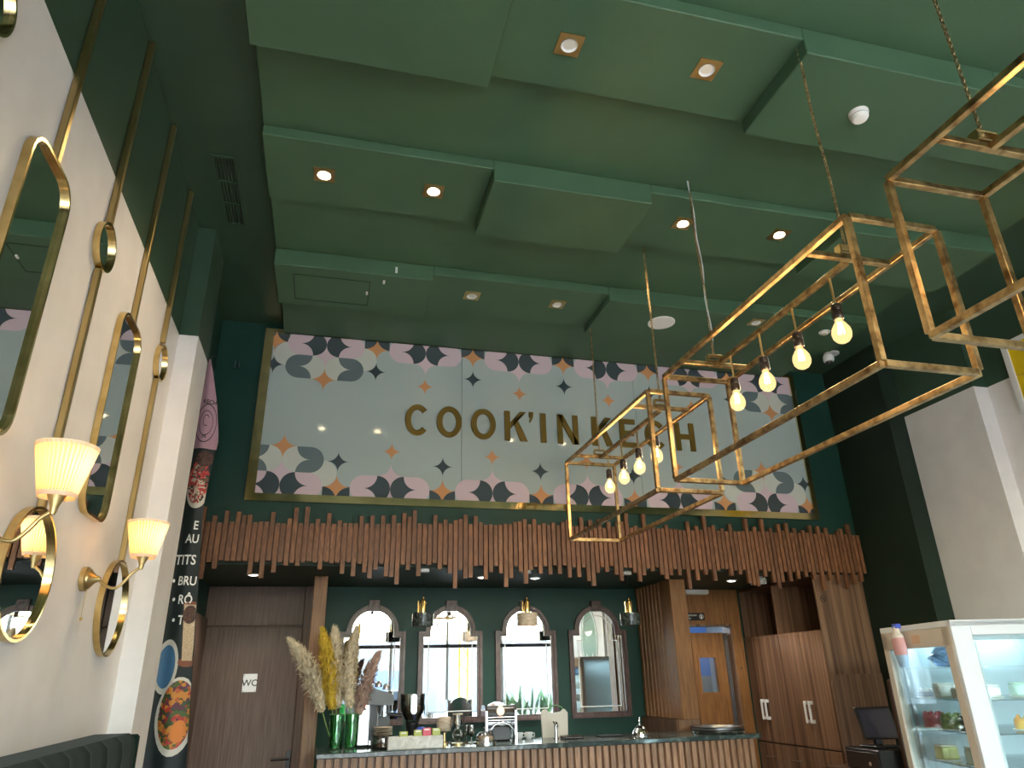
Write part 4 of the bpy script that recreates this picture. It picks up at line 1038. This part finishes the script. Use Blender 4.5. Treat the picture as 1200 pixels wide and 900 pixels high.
for k in range(9): b.sphere((.045*math.cos(k*.7), .045*math.sin(k*.7), .035), .020, 8)
b.build('pastries', 'travertine', t, True)['kind'] = 'stuff'
# chrome drum coffee roaster / press
t = thing('chrome_coffee_machine', 'chrome and black coffee machine with a copper badge and arched handle', 'coffee machine', (1.51, 6.42, CT))
b = MB(); b.prism(arc(0, .17, .125, 0, 180, 16)+[(-.125, .0), (.125, .0)], lambda a, c: (a, .08, c), lambda a, c: (a, .10, c)); b.build('back_plate', 'steel', t)
for sx in (-1, 1):
    b = MB(); pts = arc(0, .17, .012, 0, 0, 1)
    b.prism([(-.09, 0.0), (.10, 0.0), (.10, .24), (.06, .272), (-.05, .272), (-.09, .23)], lambda a, c: (sx*.135, a, c), lambda a, c: (sx*.118, a, c)); b.build('side_cheek', 'steel', t, True)
MB().cyl((-.118, .0, .20), (.118, .0, .20), .062, 24).build('drum', 'black', t, True)
for z in (.155, .178): MB().cyl((-.118, -.058, z), (.118, -.058, z), .008, 10).build('chrome_rail', 'steel', t, True)
b = MB(); b.tube([(-.11, -.09, .02), (-.10, -.10, .08), (-.06, -.105, .125), (0, -.105, .14), (.06, -.105, .125), (.10, -.10, .08), (.11, -.09, .02)], .012, 10); b.build('arched_handle', 'steel', t, True)
MB().bbox(-.085, .085, -.08, .07, 0, .115, .01).build('lower_body', 'black', t)
b = MB(); b.lathe([(.034, -.066), (.034, -.062), (.0005, -.062)], c=(.0, 0, .225), n=22, axis='y'); b.lathe([(.018, -.064), (.018, -.060), (.0005, -.06)], c=(.0, 0, .262), n=16, axis='y'); M['copper'] = mat('copper', (.70, .36, .24), .25, 1.0); b.build('badge', 'copper', t, True)
for k, x in enumerate((1.69, 1.775)):
    q = thing('espresso_cup', ('small white espresso cup right of the chrome machine', 'small white espresso cup farther right of the chrome machine')[k], 'cup', (x, 6.44, CT), 'espresso cups on the bar')
    MB().lathe([(.020, 0), (.030, .012), (.034, .05), (.031, .05), (.026, .014), (.0005, .010)], n=22, cap=False).build('bowl', 'whitep', q, True)
    b = MB(); b.tube([(.033, 0, .042), (.05, 0, .040), (.05, 0, .018), (.030, 0, .014)], .004, 8); b.build('handle', 'whitep', q, True)
# tote-like board, tap, tray, bell, stacked trays
t = thing('serving_board', 'beige serving board with a hump shaped top leaning behind the tap', 'board', (2.02, 6.46, CT))
pts = [(-.115, 0), (.115, 0), (.122, .19), (.10, .215), (.085, .222), (.06, .20), (.0, .19), (-.05, .20), (-.075, .222), (-.10, .215), (-.122, .19)]
b = MB(); b.prism(pts, lambda a, c: (a, .02*c, c), lambda a, c: (a, .02+.02*c, c)); b.build('board', 'cream', t)
b = MB(); b.tube([(-.06, .02, .205), (-.03, .02, .245), (.03, .02, .25), (.07, .02, .235), (.09, .02, .21)], .005, 8); b.build('handle_loop', 'leaf', t, True)
t = thing('bar_tap', 'chrome bar tap in front of the beige serving board', 'tap', (1.985, 6.33, CT))
b = MB(); b.cyl((0, 0, 0), (0, 0, .10), .014, 14); b.cyl((0, 0, .0), (0, 0, .006), .024, 16); b.build('column', 'steel', t, True)
MB().tube([(0, 0, .09), (-.005, -.02, .125), (-.01, -.06, .12), (-.012, -.085, .10)], .010, 10).build('spout', 'steel', t, True)
MB().tube([(0, 0, .10), (-.02, .0, .135)], .007, 8).build('lever', 'steel', t, True)
tag(MB().bbox(2.02, 2.19, 6.20, 6.34, CT+.001, CT+.022, .006).build('small_tray', 'bakelite'), 'small dark rectangular tray beside the bar tap', 'tray')
tag(MB().bbox(2.36, 2.58, 6.25, 6.40, CT+.001, CT+.010, .003).build('bar_mat', 'black'), 'flat black bar mat left of the metal dome', 'mat')
t = thing('metal_cloche', 'polished conical metal dome with a tall knob on the bar', 'dome', (2.745, 6.30, CT))
MB().lathe([(.075, 0), (.075, .012), (.070, .014), (.058, .040), (.030, .072), (.012, .082)], n=28).build('cover', 'steel', t, True)
MB().lathe([(.012, .082), (.006, .095), (.012, .108), (.005, .118), (.004, .14), (.0005, .143)], n=14).build('knob', 'steel', t, True)
for k in range(2):
    t = thing('round_tray', ('round steel tray, lower of the two at the right end of the bar', 'round steel tray, upper of the two at the right end of the bar')[k], 'tray', (3.435, 6.20, CT+.001+k*.026), 'round trays on the bar')
    MB().lathe([(.215, 0), (.222, .004), (.226, .022), (.222, .022), (.216, .006), (.0005, .004)], n=44, cap=False).build('dish', 'brushed' if k else 'steel', t, True)
    MB().lathe([(.2225, .019), (.230, .019), (.230, .025), (.2225, .025)], n=44, cap=False).build('rolled_rim', 'bakelite', t, True)

# ================================================================== DISPLAY FRIDGE at the right
RT = math.radians(-13); FO = Vector((3.53, 3.53, 0)); FW, FD, FH = 1.05, .80, 1.85
def fx(x, y, z):
    return (FO.x+x*math.cos(RT)-y*math.sin(RT), FO.y+x*math.sin(RT)+y*math.cos(RT), z)
fr = thing('display_fridge', 'white refrigerated glass display cabinet with lit shelves of cakes', 'fridge', fx(FW/2, FD/2, 0))
def fbox(name, m_, x0, x1, y0, y1, z0, z1, parent=None, bev=.003):
    b = MB(); b.bbox(x0, x1, y0, y1, z0, z1, bev) if bev else b.box(x0, x1, y0, y1, z0, z1)
    return b.xform(fx).build(name, m_, parent or fr, world=True)
fbox('base', 'alu', 0, FW, 0, FD, 0, .42); fbox('roof', 'alu', 0, FW, .0, FD, FH-.035, FH)
fbox('side_header', 'cream', .0, .03, .02, FD, FH-.14, FH-.035); fbox('side_header', 'alu', FW-.03, FW, .02, FD, FH-.14, FH-.035)
for n_, x0, x1, y0, y1, m_ in (('post', 0, .05, 0.035, .10, 'cream'), ('post', 0, .055, FD-.06, FD, 'cream'), ('post', FW-.055, FW, FD-.06, FD, 'alu'), ('post', FW-.05, FW, .035, .10, 'alu')):
    fbox(n_, m_, x0, x1, y0, y1, .42, FH-.035)
fbox('side_pane', 'glass_cool', .015, .022, .10, FD-.06, .42, FH-.14, bev=0); fbox('side_pane', 'glass_cool', FW-.022, FW-.015, .10, FD-.06, .42, FH-.14, bev=0)
fbox('back_panel', 'fridge_back', .055, FW-.055, FD-.02, FD-.01, .42, FH-.035, bev=0)
fbox('top_header', 'alu', .05, FW-.05, .04, .07, FH-.11, FH-.035)
dr = fbox('glass_door', 'alu', .0, .115, 0, .034, .44, FH-.005)
fbox('door_rail', 'alu', .115, FW-.1, 0, .034, FH-.085, FH-.005, dr); fbox('door_rail', 'alu', .115, FW-.1, 0, .034, .44, .54, dr); fbox('door_stile', 'alu', FW-.1, FW, 0, .034, .44, FH-.005, dr)
fbox('door_pane', 'glass_cool', .115, FW-.1, .014, .020, .54, FH-.085, dr, bev=0)
fbox('door_seal', 'black', .117, .121, .034, .040, .5, FH-.05, dr, bev=0)
SHZ = (1.42, 1.245, 1.07, .80)
for z in SHZ: fbox('glass_shelf', 'glass', .06, FW-.06, .09, FD-.03, z-.008, z, bev=0)
fbox('glass_shelf', 'glass', .06, FW-.06, .09, FD-.03, 1.595-.006, 1.595, bev=0)
for x, y in ((.075, FD-.075), (FW-.075, FD-.075)): fbox('shelf_rail', 'brushed', x-.012, x+.012, y-.012, y+.012, .42, FH-.14)
for x in (.135, .165):
    sp_ = fbox('led_strip', 'whitep', x-.008, x+.008, .072, .078, .5, FH-.12, bev=0)
    b = MB()
    for k in range(34): 
        z = .52+k*.036; b.box(x-.005, x+.005, .0782, .0805, z, z+.014)
    b.xform(fx).build('led_diodes', 'led', sp_, world=True)['kind'] = 'stuff'
lt = lamp('AREA', fx(FW/2, FD-.12, FH-.06), 1.3, (.72, .92, 1.0), None); lt.data.shape = 'RECTANGLE'; lt.data.size = .85; lt.data.size_y = .12; lt.rotation_euler = (0, 0, RT); lt.name = 'fridge_light'
for x in (.16, FW-.16):
    lt = lamp('AREA', fx(x, .10, 1.1), 3.0, (.72, .92, 1.0), None); lt.data.shape = 'RECTANGLE'; lt.data.size = .03; lt.data.size_y = 1.1; lt.rotation_euler = (PI/2, 0, RT); lt.name = 'fridge_light'
b = MB()
for k in range(5): b.box(.0-.0015, .0, .60+k*.022, .606+k*.022, FH-.078, FH-.070)
b.xform(fx).build('rivets', 'whitep', fr, world=True)
M['sticker_peach'] = mat('sticker_peach', (.62, .42, .28), .4); fbox('price_sticker', 'sticker_peach', -.0015, 0.0, .34, .43, FH-.115, FH-.065, bev=0)
# hanging pouch and clip on the side of the fridge
t = thing('hanging_pouch', 'pink, white and blue striped pouch hanging by a blue clip on the fridge side', 'pouch', fx(-.05, .50, 1.60))
def pouch(z0, z1, name, m_):
    b = MB(); pr_ = []
    for i in range(8):
        q = (z0+(z1-z0)*i/7); r = .052*(math.sin(PI*min(1, .10+.80*(1-q)))**.6)*(1 if q < .82 else .75); pr_.append((max(.006, r), .245*q))
    b.lathe(pr_, n=20); b.v = [(p[0]*.62, p[1]*1.15, p[2]) for p in b.v]
    R2 = Matrix.Rotation(RT, 3, 'Z'); b.v = [tuple(R2 @ Vector(p)) for p in b.v]; b.build(name, m_, t, True)
M['pouch_pink'] = mat('pouch_pink', (.72, .40, .42), .6); M['pouch_blue'] = mat('pouch_blue', (.38, .58, .80), .6); M['pouch_white'] = mat('pouch_white', (.78, .75, .72), .6)
pouch(0, .3, 'blue_end', 'pouch_blue'); pouch(.3, .72, 'pink_middle', 'pouch_pink'); pouch(.72, 1.0, 'white_top', 'pouch_white')
b = MB(); b.bbox(-.012, .024, -.026, .026, .232, .262, .004); b.v = [tuple(Matrix.Rotation(RT, 3, 'Z') @ Vector(p)) for p in b.v]; b.build('blue_clip', 'blueplastic', t)
# cakes
M['c_white'] = mat('white_icing', (.80, .76, .68), .5); M['c_red'] = noisy('red_glaze', (.45, .04, .05), (.70, .12, .12), 40, .3); M['c_green'] = noisy('pistachio_cake', (.12, .16, .04), (.40, .42, .15), 40, .5)
M['c_choc'] = noisy('chocolate_cake', (.035, .015, .01), (.16, .10, .07), 40, .4); M['c_orange'] = noisy('fruit_tart', (.75, .22, .03), (.70, .45, .08), 30, .3); M['c_mint'] = mat('mint_icing', (.55, .68, .55), .5); M['c_yellow'] = mat('lemon_icing', (.68, .66, .25), .5)
M['bag'] = glassy('blue_film', (.50, .58, .72), .2)
def cake(x, y, sh, m_, label, shape='round', r=.06, h=.06, grp='cakes on the fridge shelves'):
    t = thing('cake', label, 'cake', fx(x, y, SHZ[sh]), grp)
    MB().lathe([(r+.012, .001), (r+.014, .005), (.0005, .005)], n=24).build('plate', 'c_white', t, True)
    if shape == 'round':
        MB().lathe([(r, .005), (r, h*.8), (r*.94, h), (.0005, h)], n=28).build('body', m_, t, True)
        for k in range(7):
            a = 2*PI*k/7; MB().lathe([(.013, 0), (.011, .010), (.004, .020), (.0005, .022)], c=(r*.72*math.cos(a), r*.72*math.sin(a), h), n=10).build('topping', m_ if m_ != 'c_choc' else 'c_white', t, True)
    else:
        R2 = Matrix.Rotation(RT, 3, 'Z'); b = MB(); b.bbox(-r*.9, r*.9, -r*.7, r*.7, .005, h, .008); b.v = [tuple(R2 @ Vector(p)) for p in b.v]; b.build('body', m_, t, True)
        b = MB(); b.bbox(-r*.86, r*.86, -r*.66, r*.66, h, h+.012, .005); b.v = [tuple(R2 @ Vector(p)) for p in b.v]; b.build('icing', 'c_white' if m_ != 'c_mint' else 'c_mint', t, True)
cake(.13, .62, 0, 'c_choc', 'flat chocolate cake slice farthest left on the top cake shelf', 'round', .055, .035)
cake(.13, .44, 0, 'c_white', 'white box shaped cake in the middle of the top cake shelf', 'square', .055, .075)
cake(.14, .24, 0, 'c_white', 'long white cake nearest the door on the top cake shelf', 'round', .075, .06)
cake(.40, .40, 0, 'c_white', 'white square cake behind the door on the top cake shelf', 'square', .05, .06)
cake(.58, .40, 0, 'c_mint', 'pale layered cake behind the door on the top cake shelf', 'square', .05, .07)
cake(.13, .62, 1, 'c_red', 'glossy red cake on the middle shelf', 'round', .062, .075)
cake(.13, .43, 1, 'c_green', 'green pistachio cake on the middle shelf', 'round', .060, .075)
cake(.14, .24, 1, 'c_choc', 'black and white berry cake on the middle shelf', 'round', .070, .085)
cake(.52, .30, 1, 'c_orange', 'orange fruit tart behind the door on the middle shelf', 'round', .08, .06)
cake(.13, .56, 2, 'c_yellow', 'pale lemon cake on the lower shelf', 'square', .06, .075)
cake(.14, .26, 2, 'c_mint', 'mint white cake on the lower shelf', 'square', .065, .085)
rs = random.Random(3); b = MB(); b.sphere((0, 0, .06), .085, 16, .7); b.v = [(p[0]*1.5+rs.uniform(-.018, .018), p[1]*1.2+rs.uniform(-.018, .018), max(.001, p[2]+rs.uniform(-.012, .012))) for p in b.v]
o = tag(b.build('plastic_bag', 'bag', None, False), 'crumpled clear bluish plastic bag on the uppermost glass shelf of the fridge', 'bag'); o.location = fx(.18, .36, 1.596)

t = thing('wall_hook', 'tiny pale double hook on the dark wall left of the sign', 'hook', (-.90, 5.999, 4.17))
for dx in (-.016, .016): MB().bbox(dx-.004, dx+.004, -.02, 0, -.03, .03, .001).build('prong', 'brushed', t)

# ================================================================== TILL beside the fridge
tag(MB().bbox(4.03, 4.60, 4.99, 5.60, 0, .885, .004).build('till_counter', 'cab_dark'), 'low dark wooden till counter between cabinet and fridge', 'counter')
t = thing('cash_drawer', 'black cash drawer box with a silver lock under the till screen', 'cash drawer', (4.2, 5.2, .886))
MB().bbox(4.075, 4.42, 5.0, 5.385, .888, 1.032, .006).build('case', 'black', t, world=True)
MB().bbox(4.066, 4.075, 5.015, 5.37, .900, 1.012, .003).build('drawer_front', 'bakelite', t, world=True)
MB().cyl((4.067, 5.10, .937), (4.056, 5.10, .937), .014, 14).build('lock', 'steel', t, True, True)
t = thing('till_screen', 'black till monitor tilted back on a stand above the cash drawer', 'monitor', (4.26, 5.22, 1.033))
MB().bbox(4.15, 4.37, 5.12, 5.30, 1.034, 1.05, .004).build('foot', 'black', t, world=True)
MB().bbox(4.23, 4.29, 5.20, 5.24, 1.05, 1.19, .004).build('neck', 'black', t, world=True)
def tl(x, y, z): return (4.245+x*.985+y*.1, 5.16+y+z*.30-x*.12, 1.205+z*.95)
MB().bbox(-.15, .15, 0, .025, -.118, .118, .006).xform(tl).build('bezel', 'black', t, world=True)
MB().box(-.132, .132, -.0015, 0, -.100, .100).xform(tl).build('screen', 'screen', t, world=True)
b = MB(); rp = [(4.245, 0), (4.315, 0), (4.315, 1.50)]+arc(4.275, 1.49, .03, 60, 180, 6)
b.prism(rp, lambda a, c: (a, 4.945, c), lambda a, c: (a, 4.975, c))
tag(b.build('screen_board', 'cab_dark'), 'narrow dark wooden upright board between the till and the fridge', 'board')

# ================================================================== RIGHT WALL: yellow panel and art seen in mirrors
t = thing('yellow_panel', 'glossy yellow panel in a white frame high on the right wall', 'panel', (5.45, 3.6, 3.52))
b = MB(); b.ring([(2.9, 3.5), (4.19, 3.5), (4.19, 4.13), (2.9, 4.13)], [(2.95, 3.53), (4.14, 3.53), (4.14, 4.09), (2.95, 4.09)], lambda y, z: (5.459, y, z), lambda y, z: (5.425, y, z)); b.build('frame', 'whitep', t, world=True)
MB().box(5.44, 5.455, 2.95, 4.14, 3.82, 4.09).build('board', 'yellow', t, world=True); MB().box(5.44, 5.455, 2.95, 4.14, 3.53, 3.812).build('board', 'yellow', t, world=True)
t = thing('face_panel', 'white wall panel with a painted green oval face seen in the right arched mirror', 'art panel', (5.45, .1, 1.38))
MB().bbox(5.43, 5.459, -.55, .88, 1.38, 3.15, .004).build('canvas', 'white', t, world=True)
b = MB(); b.ring([(-.57, 1.36), (.90, 1.36), (.90, 3.17), (-.57, 3.17)], [(-.55, 1.38), (.88, 1.38), (.88, 3.15), (-.55, 3.15)], lambda y, z: (5.459, y, z), lambda y, z: (5.422, y, z)); b.build('frame', 'whitep', t, world=True)
X = lambda d: (lambda y, z: (5.4285-d, y, z))
b = MB(); b.flat(arc(.05, 2.27, .50, 0, 360, 40, .68)[:-1], X(0)); M['face_green'] = mat('face_green', (.04, .20, .10), .6); b.build('face_oval', 'face_green', t, world=True, fix=False)
b = MB(); b.ring(arc(.05, 2.27, .45, 0, 360, 40, .62)[:-1], arc(.05, 2.27, .42, 0, 360, 40, .58)[:-1], X(.001), X(.0005)); b.flat(arc(.05, 2.45, .22, 180, 360, 16, .10), X(.001)); 
b.ring(arc(.05, 2.1, .24, 200, 340, 16, .22)+arc(.05, 2.1, .20, 340, 200, 16, .18), arc(.05, 2.1, .235, 200, 340, 16, .215)+arc(.05, 2.1, .205, 340, 200, 16, .185), X(.001), X(.0005)); b.flat(arc(.05, 2.05, .22, 200, 340, 16, .25)+arc(.05, 2.05, .16, 340, 200, 16, .18), X(.001))
b.build('face_lines', 'white_ink', t, world=True, fix=False)
